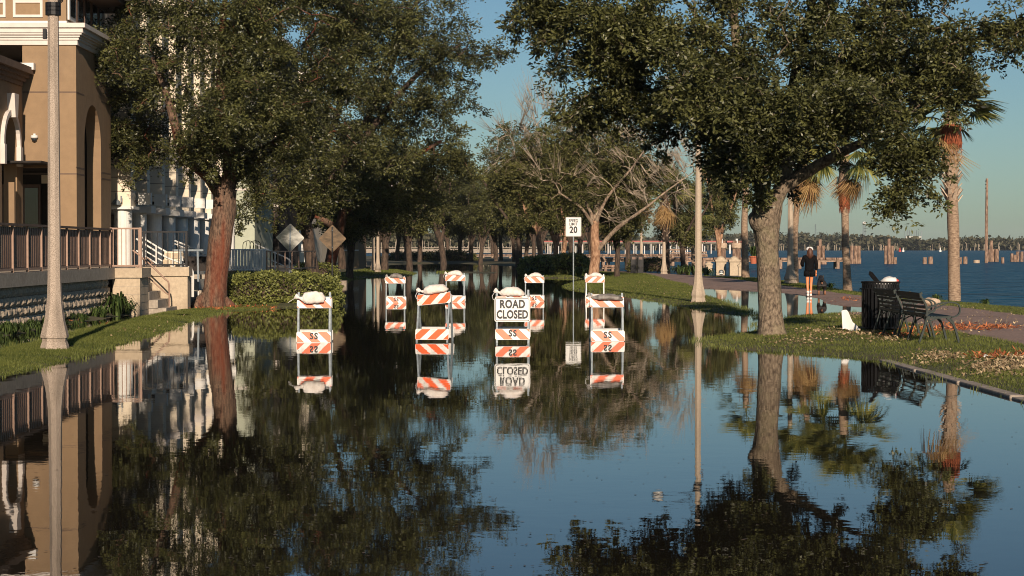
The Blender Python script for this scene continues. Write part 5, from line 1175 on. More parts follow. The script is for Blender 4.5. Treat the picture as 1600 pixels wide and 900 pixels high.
# ---- tan building
t = thing('tan_building', 'tan stucco building with white cornice and arches behind the brown railing', 'building', (RX(XC, FD_), FD_, 0))
w_ = MB()
w_.rbox(-12.46, XC - .4, FD_, FD_ + .4, 3.84, 7.12)                 # front wall over the opening
w_.rbox(-11.59, XC - .4, FD_, FD_ + .4, 1.2, 3.84)                  # pier
wall_side(w_, XC, FD_, 56.3, 1.2, 7.12, .4, (53.75, 1.12, 4.55, 1.2))
w_.rbox(XC - .4, XC - .402, 51.7, 51.8, 1.2, 1.3)
w_.rbox(-30, XC - .42, 56.0, 56.4, 1.2, 7.1)
w_.build('wall', 'tan_stucco', t, world=True)
j = MB()
for z in (5.86, 3.67): j.rbox(-12.46, XC + .004, FD_ - .004, FD_ + .02, z - .018, z + .018)
for z in (5.86, 3.67, 3.84): j.rbox(XC - .01, XC + .004, FD_, 52.62, z - .018, z + .018); j.rbox(XC - .01, XC + .004, 54.9, 56.3, z - .018, z + .018)
kind(j.build('joint', 'brown_roof', t, world=True), 'stuff')
c = MB(); cornice(c, -30, XC, FD_, 56.3, 7.12, [(.13, .05), (.07, .09), (.06, .13), (.05, .19), (.13, .23), (.12, .30)]); c.build('cornice', 'trim_white', t, world=True)
c = MB(); c.rbox(-30, -11.33, FD_ + .28, 57, 7.66, 7.80); c.build('parapet_band', 'white_paint', t, world=True)
u = MB(); u.rbox(-30, -11.35, FD_ + .34, 57, 7.78, 11.0); u.build('upper_wall', 'tan_stucco', t, world=True)
def wframe(parent, xr0, xr1, z0, z1, d, w_, name, mat='trim_white', proud=.04):
    f = MB(); f.rbox(xr0, xr1, d - proud, d + .01, z0, z0 + w_); f.rbox(xr0, xr1, d - proud, d + .01, z1 - w_, z1); f.rbox(xr0, xr0 + w_, d - proud, d + .01, z0 + w_, z1 - w_); f.rbox(xr1 - w_, xr1, d - proud, d + .01, z0 + w_, z1 - w_)
    return f.build(name, mat, parent, world=True)
for a, b in ((-13.75, -12.98), (-12.78, -11.98), (-14.8, -13.95)): wframe(t, a, b, 7.90, 8.36, FD_ + .34, .07, 'panel_frame')
for k in range(5):
    d0 = 52.1 + k * .98
    f = MB(); f.rbox(-11.35, -11.30, d0, d0 + .82, 7.86, 8.75); fo = f.build('window', 'brown_metal' if k else 'white_paint', t, world=True)
    g = MB(); g.rbox(-11.31, -11.285, d0 + .12, d0 + .70, 7.96, 8.65); g.v = [(a - t.location.x, b - t.location.y, c_) for a, b, c_ in g.v]; g.build('pane', 'dark_glass', fo)
r = MB(); r.rbox(-30, -10.35, FD_ + 1.0, 57.6, 8.80, 9.0); r.rbox(-30, -10.45, FD_ + 1.1, 57.5, 8.68, 8.80); r.rbox(-30, -10.3, FD_ + .9, 57.7, 9.0, 9.2); r.build('roof', 'brown_roof', t, world=True)
# wing on the left, its arch facing the street
wg = MB(); wall_side(wg, -12.46, 44.0, FD_, 1.2, 6.0, .35, (50.15, 0.80, 4.35, 1.2)); wg.build('wing_wall', 'tan_stucco', t, world=True)
c = MB(); cornice(c, -20, -12.46, 40, FD_ - .2, 6.0, [(.12, .05), (.10, .12), (.10, .20)]); c.build('wing_cornice', 'brown_roof', t, world=True)
c = MB(); c.rbox(-20, -12.15, 40, FD_ - .05, 6.32, 6.50); c.build('wing_roof', 'brown_roof', t, world=True)
c = MB(); c.rbox(-12.6, -12.10, FD_ - .26, FD_ - .03, 6.44, 6.62); c.build('wing_roof_end', 'white_paint', t, world=True)
c = MB(); arch_ring(c, -12.46, 50.15, .80, 4.35, .14, .10); c.rbox(-12.46, -12.34, 50.9, 51.15, 3.84, 4.35); c.rbox(-12.46, -12.34, 49.2, 49.4, 3.84, 4.35); c.build('arch_trim', 'trim_white', t, world=True)
c = MB(); c.prism([(-.13, 0), (.13, 0), (.24, .62), (-.24, .62)], lambda a, b, q: R3(-12.46 + q, 50.15 + a, 5.08 + b), 0, .2); c.build('keystone', 'trim_white', t, world=True)
# inside the porch
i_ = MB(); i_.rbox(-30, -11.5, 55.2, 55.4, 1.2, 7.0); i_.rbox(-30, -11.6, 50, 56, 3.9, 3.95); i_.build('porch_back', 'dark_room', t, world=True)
for a in (-13.9, -13.3, -12.55, -12.2):
    f = MB(); f.rbox(a, a + .5, 55.05, 55.18, 1.2, 3.5); fo = f.build('door', 'brown_metal', t, world=True)
    g = MB(); g.rbox(a + .06, a + .44, 55.02, 55.06, 1.4, 3.4); g.v = [(p - t.location.x, q - t.location.y, s) for p, q, s in g.v]; g.build('pane', 'dark_glass', fo)
g = MB(); g.rbox(-11.0, -9.6, 0, .01, 0, .01)
s = MB(); s.rbox(-12.22, -11.62, FD_ + 1.1, FD_ + 1.16, 3.45, 3.68); s.build('porch_panel', 'cream_stucco', t, world=True)
s = MB(); s.rbox(-13.2, -12.9, FD_ + .9, FD_ + .96, 3.42, 3.68); s.build('porch_red_panel', 'bridge_red', t, world=True)
s = MB(); s.rbox(-12.5, -12.35, 50.2, 50.35, 1.2, 3.4); s.rbox(-11.95, -11.8, 53.0, 53.15, 1.2, 1.75); s.build('porch_post', 'tan_stucco', t, world=True)
cx_, cz_ = X_at(54, FD_ - .1), Z_at(215, FD_)
cm_ = thing('security_camera', 'small white dome camera on the tan wall left of the nearest lamp post', 'camera', (cx_, FD_ - .06, cz_))
b = MB(); b.lathe([(.03, .06), (.09, .05), (.10, .0), (.085, -.03)][::-1], 14); b.box((0, .03, .05), (.06, .08, .10)); b.build('housing', 'white_paint', cm_, smooth=True)
b = MB(); b.lathe([(.075, -.03), (.065, -.085), (.03, -.115)][::-1], 14); b.build('dome', 'dark_glass', cm_, smooth=True)
# ---- terrace, retaining wall of split stone blocks, railing
terr = thing('retaining_wall', 'split-stone retaining wall with concrete cap under the brown railing', 'wall', (RX(-9.5, 40), 40, 0))
b = MB(); b.rbox(-30, -9.62, 20, 60, .1, 1.16); b.build('backing', 'stone', terr, world=True)
b = MB(); b.rbox(-9.72, -9.37, 24, 48.35, .90, 1.18); b.build('cap', 'concrete', terr, world=True)
rg = random.Random(12); blk = []
for q in range(6):
    n_u, n_v = 4, 3; vs = []
    for a in range(n_u + 1):
        for b_ in range(n_v + 1):
            edge = a in (0, n_u) or b_ in (0, n_v)
            vs.append(((rg.uniform(.03, .075) if not edge else rg.uniform(.0, .018)), (a / n_u - .5) * .45, (b_ / n_v - .5) * .195))
    o = len(vs); vs += [(-.12, y, z) for _, y, z in vs]
    fs = [(a * (n_v + 1) + b_, (a + 1) * (n_v + 1) + b_, (a + 1) * (n_v + 1) + b_ + 1, a * (n_v + 1) + b_ + 1) for a in range(n_u) for b_ in range(n_v)]
    for a in range(n_u): fs += [(a * 4, o + a * 4, o + a * 4 + 4, a * 4 + 4), (a * 4 + 3, a * 4 + 7, o + a * 4 + 7, o + a * 4 + 3)]
    for b_ in range(3): fs += [(b_, b_ + 1, o + b_ + 1, o + b_), (16 + b_, o + 16 + b_, o + 17 + b_, 17 + b_)]
    mb = MB(); mb.add(vs, fs); blk.append(mb)
bm_ = []
for i, mb in enumerate(blk):
    o = mb.build('stone_block', 'stone', terr); bm_.append(o.data); bpy.data.objects.remove(o)
for row in range(4):
    k = 0; d = 27.0 + (row % 2) * .23
    while d < 48.2:
        o = obj('stone_block', rg.choice(bm_), terr); z = .79 - row * .203
        o.location = (RX(-9.5, d) - terr.location.x, d - 40, z); o.scale = (1, 1, 1); d += .462; k += 1
rl = thing('railing', 'brown metal railing with solid panels along the terrace', 'railing', (RX(-9.45, 40), 40, 1.19))
for i in range(19):
    d = 25.9 + i * 1.235
    p = MB(); p.rbox(-9.475, -9.425, d - .025, d + .025, 1.185, 2.12); p.build('post', 'rust_metal', rl, world=True)
    if i < 18:
        q = MB(); q.rbox(-9.50, -9.47, d + .03, d + 1.2, 1.27, 2.10)
        for k in range(7): q.rbox(-9.472, -9.460, d + .10 + k * .16, d + .20 + k * .16, 1.29, 2.09)
        q.build('panel', 'brown_metal', rl, world=True)
q = MB(); q.rbox(-9.51, -9.41, 25.8, 48.2, 2.12, 2.17); q.build('top_rail', 'brown_roof', rl, world=True)
q = MB(); q.rbox(-9.50, -9.43, 25.8, 48.2, 1.22, 1.27); q.build('bottom_rail', 'rust_metal', rl, world=True)
# ---- stair pillars and railings
def slab_thing(name, label, cat, boxes, mat, parts=None):
    x0, x1, d0, d1, z0, z1 = boxes[0][1]; t = thing(name, label, cat, (RX((x0 + x1) / 2, d0), d0, 0))
    for nm, bx_ in boxes: b = MB(); b.rbox(*bx_); b.build(nm, mat, t, world=True)
    return t
sp = slab_thing('stair_pillar', 'pale block pillar with cap at the corner of the terrace, nearer one', 'pillar', [('body', (-9.44, -8.75, 48.4, 49.6, -.2, .93)), ('cap', (-9.50, -8.69, 48.34, 49.66, .93, 1.17))], 'sand_block')
j = MB()
for k in range(5): j.rbox(-9.445, -8.745, 48.396, 49.5, .10 + k * .2, .108 + k * .2)
kind(j.build('joint', 'concrete', sp, world=True), 'stuff')
sp = slab_thing('stair_pillar', 'tan block wall with cap across the steps, farther one', 'pillar', [('body', (-9.7, -8.02, 51.4, 51.9, -.2, .93)), ('cap', (-9.74, -7.97, 51.34, 51.96, .93, 1.17))], 'sand_block')
st = thing('steps', 'dark stone steps between the two pale pillars', 'steps', (RX(-9, 50.5), 50.5, 0))
for k in range(6): b = MB(); b.rbox(-9.8, -8.30 - k * .22, 49.66, 51.38, -.1 + k * .21, .12 + k * .21); b.build('step', 'concrete', st, world=True)
def pickets(label, xa, da, xb, db, z0, z1, n, mat, posts=(0, 1), th=.018, mat_post=None, cat='railing', name='railing', rails=True):
    t = thing(name, label, cat, (RX(xa, da), da, z0)); sl = None
    for i in range(n):
        u = (i + .5) / n; p = R3(xa + (xb - xa) * u, da + (db - da) * u, 0)
        b = MB(); b.box((p.x, p.y, (z0 + z1) / 2), (th, th, z1 - z0 - .06)); b.build('picket', mat, t, world=True)
    for u in posts:
        p = R3(xa + (xb - xa) * u, da + (db - da) * u, 0); b = MB(); b.box((p.x, p.y, (z0 + z1) / 2), (.06, .06, z1 - z0 + .01)); b.build('post', mat_post or mat, t, world=True)
    for z in (z0 + .06, z1 - .02): b = MB(); b.beam(R3(xa, da, z), R3(xb, db, z), .045, .04); b.build('rail', mat, t, world=True)
    return t
pickets('rust-brown picket railing on the nearer stair pillar', -9.48, 48.45, -8.74, 48.45, 1.17, 2.19, 7, 'rust_metal')
pickets('black picket railing on the farther stair wall', -9.2, 51.5, -8.06, 51.5, 1.17, 2.13, 8, 'black_metal')
hr_ = thing('handrail', 'dark pipe handrail down the steps between the pale pillars', 'handrail', (RX(-8.6, 50), 50, 0))
b = MB(); b.tube(smooth_line([R3(-9.3, 50.4, 1.62), R3(-8.9, 50.4, 1.30), R3(-8.45, 50.4, .86), R3(-8.35, 50.4, .70), R3(-8.35, 50.4, -.1)], [1] * 5, .1)[0], .022, 8); b.tube([R3(-9.2, 50.4, 1.2), R3(-8.5, 50.4, .55), R3(-8.37, 50.4, .45)], .018, 6); b.build('rail', 'rust_metal', hr_, world=True)
# ---- cream building with columns and fins
t = thing('cream_building', 'cream stucco building with white round columns and tall fins behind the red-stained oak', 'building', (RX(-11, 58.5), 58.5, 0))
XO = -10.85
ZS = lambda z: 1.67 + (z - 1.67) * .914
b = MB(); b.rbox(-11.7, XO, 58.5, 59.3, ZS(3.07), 10.8); b.rbox(-30, -11.5, 57.9, 58.3, 1.2, 10.7)
for k in range(1, 11):
    d = 58.5 + k * 2.85; b.rbox(-11.9, XO + .0, d, d + .5, ZS(3.15), 10.8)
b.rbox(-13.2, -11.9, 59, 90, ZS(3.2), 11.2); b.build('wall', 'cream_stucco', t, world=True)
j = MB()
for z in map(ZS, (4.55, 4.02, 3.55, 6.2, 7.2)):
    j.rbox(-11.703, XO + .003, 58.497, 59.1, z, z + .03)
    for k in range(1, 11): j.rbox(-11.85, XO + .003, 58.497 + k * 2.85, 58.9 + k * 2.85, z, z + .03)
kind(j.build('joint', 'concrete', t, world=True), 'stuff')
c = MB()
for z, h, o in ((4.95, .10, .06), (5.05, .14, .12), (5.22, .06, .05), (4.78, .05, .04)):
    z = ZS(z)
    c.rbox(-11.75, XO + o, 58.5 - o, 59.35, z, z + h)
    for k in range(1, 11): c.rbox(-11.92, XO + o, 58.5 + k * 2.85 - o, 59.07 + k * 2.85, z, z + h)
    c.rbox(-11.94, -11.78 + o * .5, 59.3, 90, z, z + h)
c.build('string_course', 'trim_white', t, world=True)
c = MB(); c.rbox(-13, -11.5, 59.3, 90, 2.84, ZS(3.149)); c.rbox(-11.75, XO + .1, 58.4, 59.4, 2.86, ZS(3.068))
for k in range(1, 11): c.rbox(-11.6, XO + .15, 58.4 + k * 2.85, 59.25 + k * 2.85, 2.80, ZS(3.148))
c.build('lintel', 'white_paint', t, world=True)
for k in range(0, 10):
    for z0, z1 in ((3.6, 4.6), (5.5, 7.3), (8.0, 9.8)):
        f = MB(); f.rbox(-11.9, -11.85, 59.6 + k * 2.85, 61.1 + k * 2.85, z0, z1); fo = f.build('window', 'brown_metal', t, world=True)
        g = MB(); g.rbox(-11.855, -11.835, 59.7 + k * 2.85, 61.0 + k * 2.85, z0 + .08, z1 - .08); g.v = [(p - t.location.x, q - t.location.y, s) for p, q, s in g.v]; g.build('pane', 'dark_glass', fo)
for k in range(0, 11):
    d = 58.8 + k * 2.85; p = R3(-11.14 if k == 0 else -11.2, d, 0); c = MB(); c.lathe([(.275, .3), (.275, 2.88), (.30, 2.93)], 24, (p.x, p.y, 0)); c.build('column', 'white_paint', t, world=True, smooth=False)
b = MB(); b.rbox(-13.2, -12.9, 57.5, 90, .2, 3.1); b.build('ground_floor_wall', 'brown_roof', t, world=True)
for k in range(8):
    d = 59.1 + k * 2.85; l = MB(); l.rbox(XO + .12, XO + .50, d, d + .28, 3.02 + .03 * k, 3.38 + .03 * k); lo = l.build('box_light', 'white_paint', t, world=True)
    l = MB(); l.rbox(XO + .0, XO + .14, d + .08, d + .22, 3.05 + .03 * k, 3.15 + .03 * k); l.v = [(p - t.location.x, q - t.location.y, s) for p, q, s in l.v]; l.build('bracket', 'black_metal', lo)
l = MB(); p = R3(-11.25, 58.3, 0); l.lathe([(.13, 2.98), (.15, 3.03), (.10, 3.11), (.05, 3.16)], 12, (p.x, p.y, 0)); l.box((p.x + .0, p.y, 3.24), (.05, .05, .22)); l.box((p.x + .15, p.y, 3.17), (.04, .04, .18)); l.build('wall_fitting', 'galvanised', t, world=True)
# pale terrace base and rails in front of the columns
b = slab_thing('terrace_wall', 'pale low terrace wall below the white columns', 'wall', [('body', (-10.75, -9.9, 60.2, 90, -.1, .95)), ('end_block', (-10.3, -9.2, 61.0, 61.5, -.1, 1.0))], 'cream_stucco')
def sloped(label, pts, mat='white_paint', r=.028, n_post=3, zb=0.2, drop=.35):
    t = thing('handrail', label, 'handrail', pts[0]); 
    b = MB(); a = smooth_line(pts, [1] * len(pts), .12)[0]; b.tube(a, r, 6); b.build('rail', mat, t, world=True)
    b = MB(); b.tube([p - Vector((0, 0, drop)) for p in a], r * .8, 6); b.build('lower_rail', mat, t, world=True)
    for k in range(n_post): p = a[int((k + .5) / n_post * (len(a) - 1))]; b = MB(); b.tube([p, Vector((p.x, p.y, zb))], r * .9, 6); b.build('post', mat, t, world=True)
sloped('white sloping handrail behind the black picket railing', [P3(213, 373, 57), P3(238, 389, 57), P3(262, 403, 57), P3(284, 411, 57)])
sloped('second white sloping handrail farther behind the black pickets', [P3(222, 371, 59), P3(250, 388, 59), P3(276, 402, 59)])
sloped('white sloping handrail left of the red-stained trunk', [P3(273, 376, 60), P3(295, 385, 60), P3(322, 398, 60)], drop=.10)
sloped('low dark loop handrail in front of the white columns', [P3(218, 410, 55), P3(224, 403, 55), P3(232, 404, 55), P3(246, 420, 55)], 'rust_metal', .018)
sloped('white bent pipe rail beside the dark bench left of the red-stained trunk', [P3(284, 400, 58), P3(288, 414, 58), P3(300, 420, 58), P3(302, 432, 58), P3(302, 448, 58)], 'white_paint', .022, drop=.02)
g_ = thing('gate_frame', 'grey metal frame standing left of the red-stained trunk', 'frame', (X_at(295, 57), 57, 0))
for a, b_ in (((270, 391), (318, 391)), ((282, 392), (284, 448)), ((309, 392), (310, 440))): q = MB(); q.beam(P3(*a, 57), P3(*b_, 57), .055, .055); q.build('bar', 'galvanised', g_, world=True)
sw = thing('stone_panel_wall', 'low honeycomb-stone wall left of the red-stained trunk', 'wall', (X_at(275, 58), 58, 0)); q = MB(); q.box((X_at(272, 58.4), 58.4, Z_at(415, 58)), (.55, .2, .85)); q.build('body', 'cream_stucco', sw, world=True)
for k in range(12):
    q = MB(); q.box((X_at(272, 58.4) - .2 + (k % 3) * .2 + (.05 if (k // 3) % 2 else -.03), 58.285, Z_at(415, 58) - .3 + (k // 3) * .2), (.17, .04, .16)); q.build('stone_block', 'sand_block', sw, world=True)
dk = thing('dark_counter', 'dark slatted seat in the shade left of the red-stained trunk', 'bench', (X_at(300, 59), 59, 0))
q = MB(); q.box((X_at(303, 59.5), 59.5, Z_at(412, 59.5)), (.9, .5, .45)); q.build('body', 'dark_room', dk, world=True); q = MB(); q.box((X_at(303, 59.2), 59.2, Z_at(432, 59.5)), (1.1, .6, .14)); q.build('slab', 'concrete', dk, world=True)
lw = slab_thing('low_wall', 'low dark concrete ledge at the waterline left of the red-stained trunk', 'wall', [('body', (-9.0, -7.5, 59.9, 60.6, -.2, .38))], 'concrete')
# white balustrade right of the red trunk
d = 68; xa, xb = X_at(352, d) + SK * d, X_at(412, d) + SK * d
pickets('white balustrade over the hedge right of the red-stained trunk', xa, d, xb, d + .5, Z_at(424, d), Z_at(389, d), 13, 'white_paint', th=.085, posts=(0, .5, 1))
pickets('brown railing turning back from the white balustrade', xb + .05, d + .5, xb + 1.2, d + 7, Z_at(424, d), Z_at(392, d), 7, 'rust_metal', th=.05)
slab_thing('terrace_wall', 'shaded terrace base under the white balustrade', 'wall', [('body', (-11.5, -8.9, 68.7, 92, 0, .9))], 'concrete')
sloped('white sloping handrail from the balustrade down to the right', [P3(398, 381, 74), P3(425, 393, 74), P3(452, 406, 74), P3(458, 420, 74)])
for i, (px, l) in enumerate(((388, 'dark wire chair on the terrace above the balustrade, left one'), (399, 'dark wire chair on the terrace above the balustrade, right one'))):
    d = 71; t2 = thing('terrace_chair', l, 'chair', (X_at(px, d), d, .9), 0, 'dark wire chairs on the terrace')
    zt = Z_at(376, d) - .9; q = MB(); q.tube(smooth_line([(-.2, 0, zt - .35), (-.18, 0, zt - .08), (0, 0, zt), (.18, 0, zt - .08), (.2, 0, zt - .35)], [1] * 5, .08)[0], .014, 5); q.tube([(-.1, 0, zt - .35), (-.05, 0, zt - .02)], .01, 5); q.tube([(.1, 0, zt - .35), (.05, 0, zt - .02)], .01, 5); q.build('backrest', 'black_metal', t2)
    q = MB(); q.lathe([(.22, 0), (.22, .03)], 12, (0, -.2, zt - .38)); q.build('seat', 'black_metal', t2)
    for sx in (-1, 1):
        for sy in (-.36, -.02): q = MB(); q.tube([(sx * .17, sy, zt - .36), (sx * .2, sy, 0)], .012, 5); q.build('leg', 'black_metal', t2)
# ---- further buildings down the left side
def block(name, label, px0, px1, d, depth, ztop, mat, cols=(), wins=()):
    x0, x1 = X_at(px0, d), X_at(px1, d); t = thing(name, label, 'building', ((x0 + x1) / 2, d, 0))
    b = MB(); b.box(((x0 + x1) / 2, d + depth / 2, ztop / 2 - .1), (x1 - x0, depth, ztop + .2)); b.build('wall', mat, t, world=True)
    b = MB(); b.box(((x0 + x1) / 2, d + depth / 2 - .1, ztop + .15), (x1 - x0 + .5, depth + .5, .3)); b.build('parapet', 'trim_white', t, world=True)
    b = MB(); b.box(((x0 + x1) / 2, d - .01, ztop * .62), (x1 - x0 + .06, .04, .12)); b.box(((x0 + x1) / 2, d - .01, ztop * .33), (x1 - x0 + .06, .04, .10)); b.build('string_course', 'trim_white', t, world=True)
    for p0, y0, p1, y1 in wins:
        a0, a1, zz0, zz1 = X_at(p0, d), X_at(p1, d), Z_at(y1, d), Z_at(y0, d)
        f = MB(); f.box(((a0 + a1) / 2, d - .02, (zz0 + zz1) / 2), (a1 - a0, .08, zz1 - zz0)); fo = f.build('window', 'brown_metal', t, world=True)
        g = MB(); g.box(((a0 + a1) / 2, d - .07, (zz0 + zz1) / 2), ((a1 - a0) * .8, .03, (zz1 - zz0) * .86)); g.v = [(p - t.location.x, q - t.location.y, s) for p, q, s in g.v]; g.build('pane', 'dark_glass', fo)
    for k, wide in cols:
        q = MB(); xx = X_at(k, d); q.lathe([(wide / 2, .8), (wide / 2, Z_at(342, d)), (wide / 2 * 1.15, Z_at(340, d))], 18, (xx, d - .8, 0)); q.build('column', 'white_paint', t, world=True)
    return t
block('pale_green_building', 'pale green tower wall right of the red-stained trunk', 367, 398, 80, 6, 12.5, 'pale_green_wall', cols=((363, .42),))
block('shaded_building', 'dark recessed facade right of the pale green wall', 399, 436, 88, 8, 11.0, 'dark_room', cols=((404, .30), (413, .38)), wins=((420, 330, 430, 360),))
block('cream_tower', 'cream facade seen above the small tilted sign', 434, 482, 120, 9, 12.5, 'cream_stucco', wins=((486 - 40, 350, 452, 372), (462, 300, 470, 340)))
block('cream_annex', 'cream wall piece between the two diamond signs', 475, 497, 132, 9, 11.0, 'cream_stucco', wins=((488, 366, 494, 376),))
block('brown_building', 'low brick-brown building glimpsed right of the brownish diamond sign', 528, 560, 150, 8, 4.6, 'tan_stucco', wins=((535, 372, 541, 388), (548, 372, 553, 388)))
b = slab_thing('terrace_slab', 'low brown step strip behind the hedge right of the brownish sign', 'steps', [('body', (-8.5, -6.3, 86, 86.6, -.1, .22))], 'curb_concrete')
# ================================================================== LAKE SIDE, FAR THINGS
def piling(px, py_w, posts, label, wob=0):
    """cluster of broken timber piles: (dx px, width px, top py)"""
    d = D_of(py_w); x = X_at(px, d); t = thing('wooden_piling', label, 'piling', (x, d, 0)); s = d / F
    for i, (dx, w_, ty) in enumerate(posts):
        b = MB(); z = Z_at(ty, d); yy = ((i * 37) % 5 - 2) * .15
        b.tube([(dx * s, yy, -1), (dx * s, yy, z * .5), (dx * s + wob * .02, yy, z)], [w_ * s / 2, w_ * s / 2, w_ * s / 2 * .96], 10, rough=.12, seed=i); b.build('pile', 'pile_wood', t)
    return t
piling(1282, 413, [(-4, 5.5, 384), (4, 6, 384), (0, 5, 374), (-3, 6, 403), (7, 6.5, 403)], 'broken piling cluster right of the woman in front of the far shore')
piling(1337, 412, [(-7, 6, 384), (0, 6, 384), (6, 5, 384), (-5, 6, 405), (6, 6, 403)], 'piling cluster just right of the orange-skirted palm')
piling(1389, 412.5, [(-6, 5, 384), (0, 5, 373), (6, 5, 384), (0, 6, 399), (10, 6, 402)], 'isolated piling cluster with a tall middle post, between the two right palms')
piling(1449, 412.5, [(-5, 7, 402), (5, 7.5, 401)], 'pair of low cut piles left of the tall palm')
piling(1503, 412.5, [(-4, 6, 402), (5, 7, 401)], 'pair of low cut piles just right of the tall palm')
piling(1549, 409, [(-1, 5, 376), (-3, 6, 390), (3, 7, 389), (8, 6, 389)], 'piling cluster at the foot of the tall bare pole')
piling(1565.5, 411.5, [(0, 5, 402)], 'single short pile right of the tall bare pole')
piling(1588, 409, [(-8, 5, 396), (-2, 6, 398), (3, 6, 393), (8, 5, 393)], 'low uneven piling cluster at the right edge')
d = D_of(411); t = thing('bare_pole', 'tall bare wooden pole standing in the lake', 'pole', (X_at(1541, d), d, 0)); b = MB(); b.tube([(0, 0, -1), (0, 0, 5), (.03, 0, Z_at(279, d))], [.20, .17, .14], 12, rough=.05); b.build('pole', 'pile_wood', t)
b = MB()
for z in (.3, .7, 1.1): b.box((-.12, -.1, Z_at(279, d) - z), (.14, .12, .12))
b.build('insulators', 'black_metal', t)
b = MB(); b.tube([(-1.1, 0, 0), (-1.1, 0, .35)], .35, 10); b.build('foot', 'boot', t)
# docks
def dock(label, pa, pb, d, zt, th, npost, pw, deckw=1.6, name='dock'):
    xa, xb = X_at(pa, d), X_at(pb, d); t = thing(name, label, 'dock', (xa, d, 0))
    n = int((xb - xa) / .9)
    b = MB(); b.box(((xa + xb) / 2, d, zt - th * .75), (xb - xa, deckw * .8, th * .5)); b.build('stringer', 'wood_grey', t, world=True)
    for i in range(n):
        u = xa + (xb - xa) * (i + .5) / n; b = MB(); b.box((u, d, zt - th * .25 + .01 * math.sin(i * 9)), ((xb - xa) / n * .93, deckw, th * .5)); b.build('plank', 'pile_wood', t, world=True)
    for i in range(npost):
        u = xa + (xb - xa) * (i + .5) / npost
        for yy in (-deckw * .45, deckw * .45): b = MB(); b.tube([(u, d + yy, -1), (u, d + yy, zt - th * .6)], pw / 2, 8); b.build('pile', 'wood_grey', t, world=True)
dock('long low wooden dock crossing behind the stone pillars and the woman', 905, 1322, 158, Z_at(402.5, 158), .34, 14, .28)
dock('upper wooden dock with railings behind the pale forking trunk', 845, 1104, 185, Z_at(397, 185), .28, 12, .3, 2.2)
dock('short low dock stage at the bank left of the pale trunk', 940, 962, 130, Z_at(414, 130), .25, 2, .2, name='dock_stage')
t = thing('dock_bench', 'brown bench-like beams on the upper dock above the bins', 'bench', (X_at(1068, 184), 184, Z_at(397, 185)))
for p0, p1, y0, y1 in ((1045, 1072, 389, 391.5), (1048, 1098, 394, 396), (1086, 1104, 393, 396)): b = MB(); b.box(((X_at(p0, 184) + X_at(p1, 184)) / 2, 184, (Z_at(y0, 184) + Z_at(y1, 184)) / 2), (X_at(p1, 184) - X_at(p0, 184), .5, Z_at(y0, 184) - Z_at(y1, 184))); b.build('beam', 'wood_grey', t, world=True)
for p in (1052, 1066): b = MB(); b.box((X_at(p, 184), 184, Z_at(393, 184)), (.2, .3, .4)); b.build('post', 'wood_grey', t, world=True)
for px, l in ((1127.5, 'thick roped dock pile behind the emblem pillar'), (1151, 'thick roped dock pile behind the stained pillar')):
    d = 150; x = X_at(px, d); t = thing('dock_pile', l, 'piling', (x, d, 0)); b = MB()
    for k in range(4): a = k * 1.57 + .4; b.tube([(math.cos(a) * .2, math.sin(a) * .2, -1), (math.cos(a) * .17, math.sin(a) * .17, Z_at(376 + (k % 2) * 4, d))], .17, 8)
    b.build('pile', 'pile_wood', t); b = MB(); b.lathe([(.40, 0), (.43, .1), (.43, .3), (.40, .4)], 12, (0, 0, Z_at(388, d))); b.build('rope_wrap', 'boot', t)
    b = MB(); b.tube([(0, 0, 1), (0, 0, Z_at(373, d))], .10, 8); b.build('centre_post', 'white_paint', t)
d = 150; x = X_at(1175, d); zt = Z_at(402, d)
t = thing('plant_pot', 'terracotta pot hanging at the dock edge with a grassy plant', 'plant pot', (x, d - .9, Z_at(412, d))); b = MB(); b.lathe([(.22, 0), (.30, .48), (.34, .52), (.34, .6)], 14); b.build('pot', 'terracotta', t)
o = obj('foliage', LILY[0], t); o.location = (0, 0, .55); o.scale = (1.9, 1.9, 2.1)
# bridge with red rail
d = 600; t = thing('bridge', 'long white-legged bridge with a red rail far across the lake', 'bridge', (X_at(1000, d), d, 0)); xa, xb = X_at(850, d), X_at(1118, d)
b = MB(); b.box(((xa + xb) / 2, d, Z_at(379.5, d)), (xb - xa, 3, .28)); b.build('deck', 'concrete', t, world=True)
b = MB(); b.box(((xa + xb) / 2, d - 1.5, Z_at(377, d)), (xb - xa, .12, .30)); b.box(((xa + xb) / 2, d + 1.5, Z_at(377, d)), (xb - xa, .12, .30)); b.build('rail', 'bridge_red', t, world=True)
px = 856
while px < 1118:
    b = MB(); b.box((X_at(px, d), d, 1.0), (.28, 2.2, Z_at(380, d) * 2 - 2.1)); b.build('pier', 'trim_white', t, world=True)
    if int(px) % 3: b = MB(); b.box((X_at(px + 3.4, d), d, .6), (.22, 2.2, Z_at(380, d) * 2 - 2.9)); b.build('pier', 'white_paint', t, world=True)
    px += 13.4
t = thing('bridge_stub', 'short separate end of the red-railed bridge near the tree line', 'bridge', (X_at(1150, d), d, 0)); b = MB(); b.box((X_at(1150, d), d, Z_at(377.5, d)), (6, 3, .5)); b.build('deck', 'bridge_red', t, world=True)
for p in (1140, 1150, 1160): b = MB(); b.box((X_at(p, d), d, 1.2), (.4, 2, 3.2)); b.build('pier', 'white_paint', t, world=True)
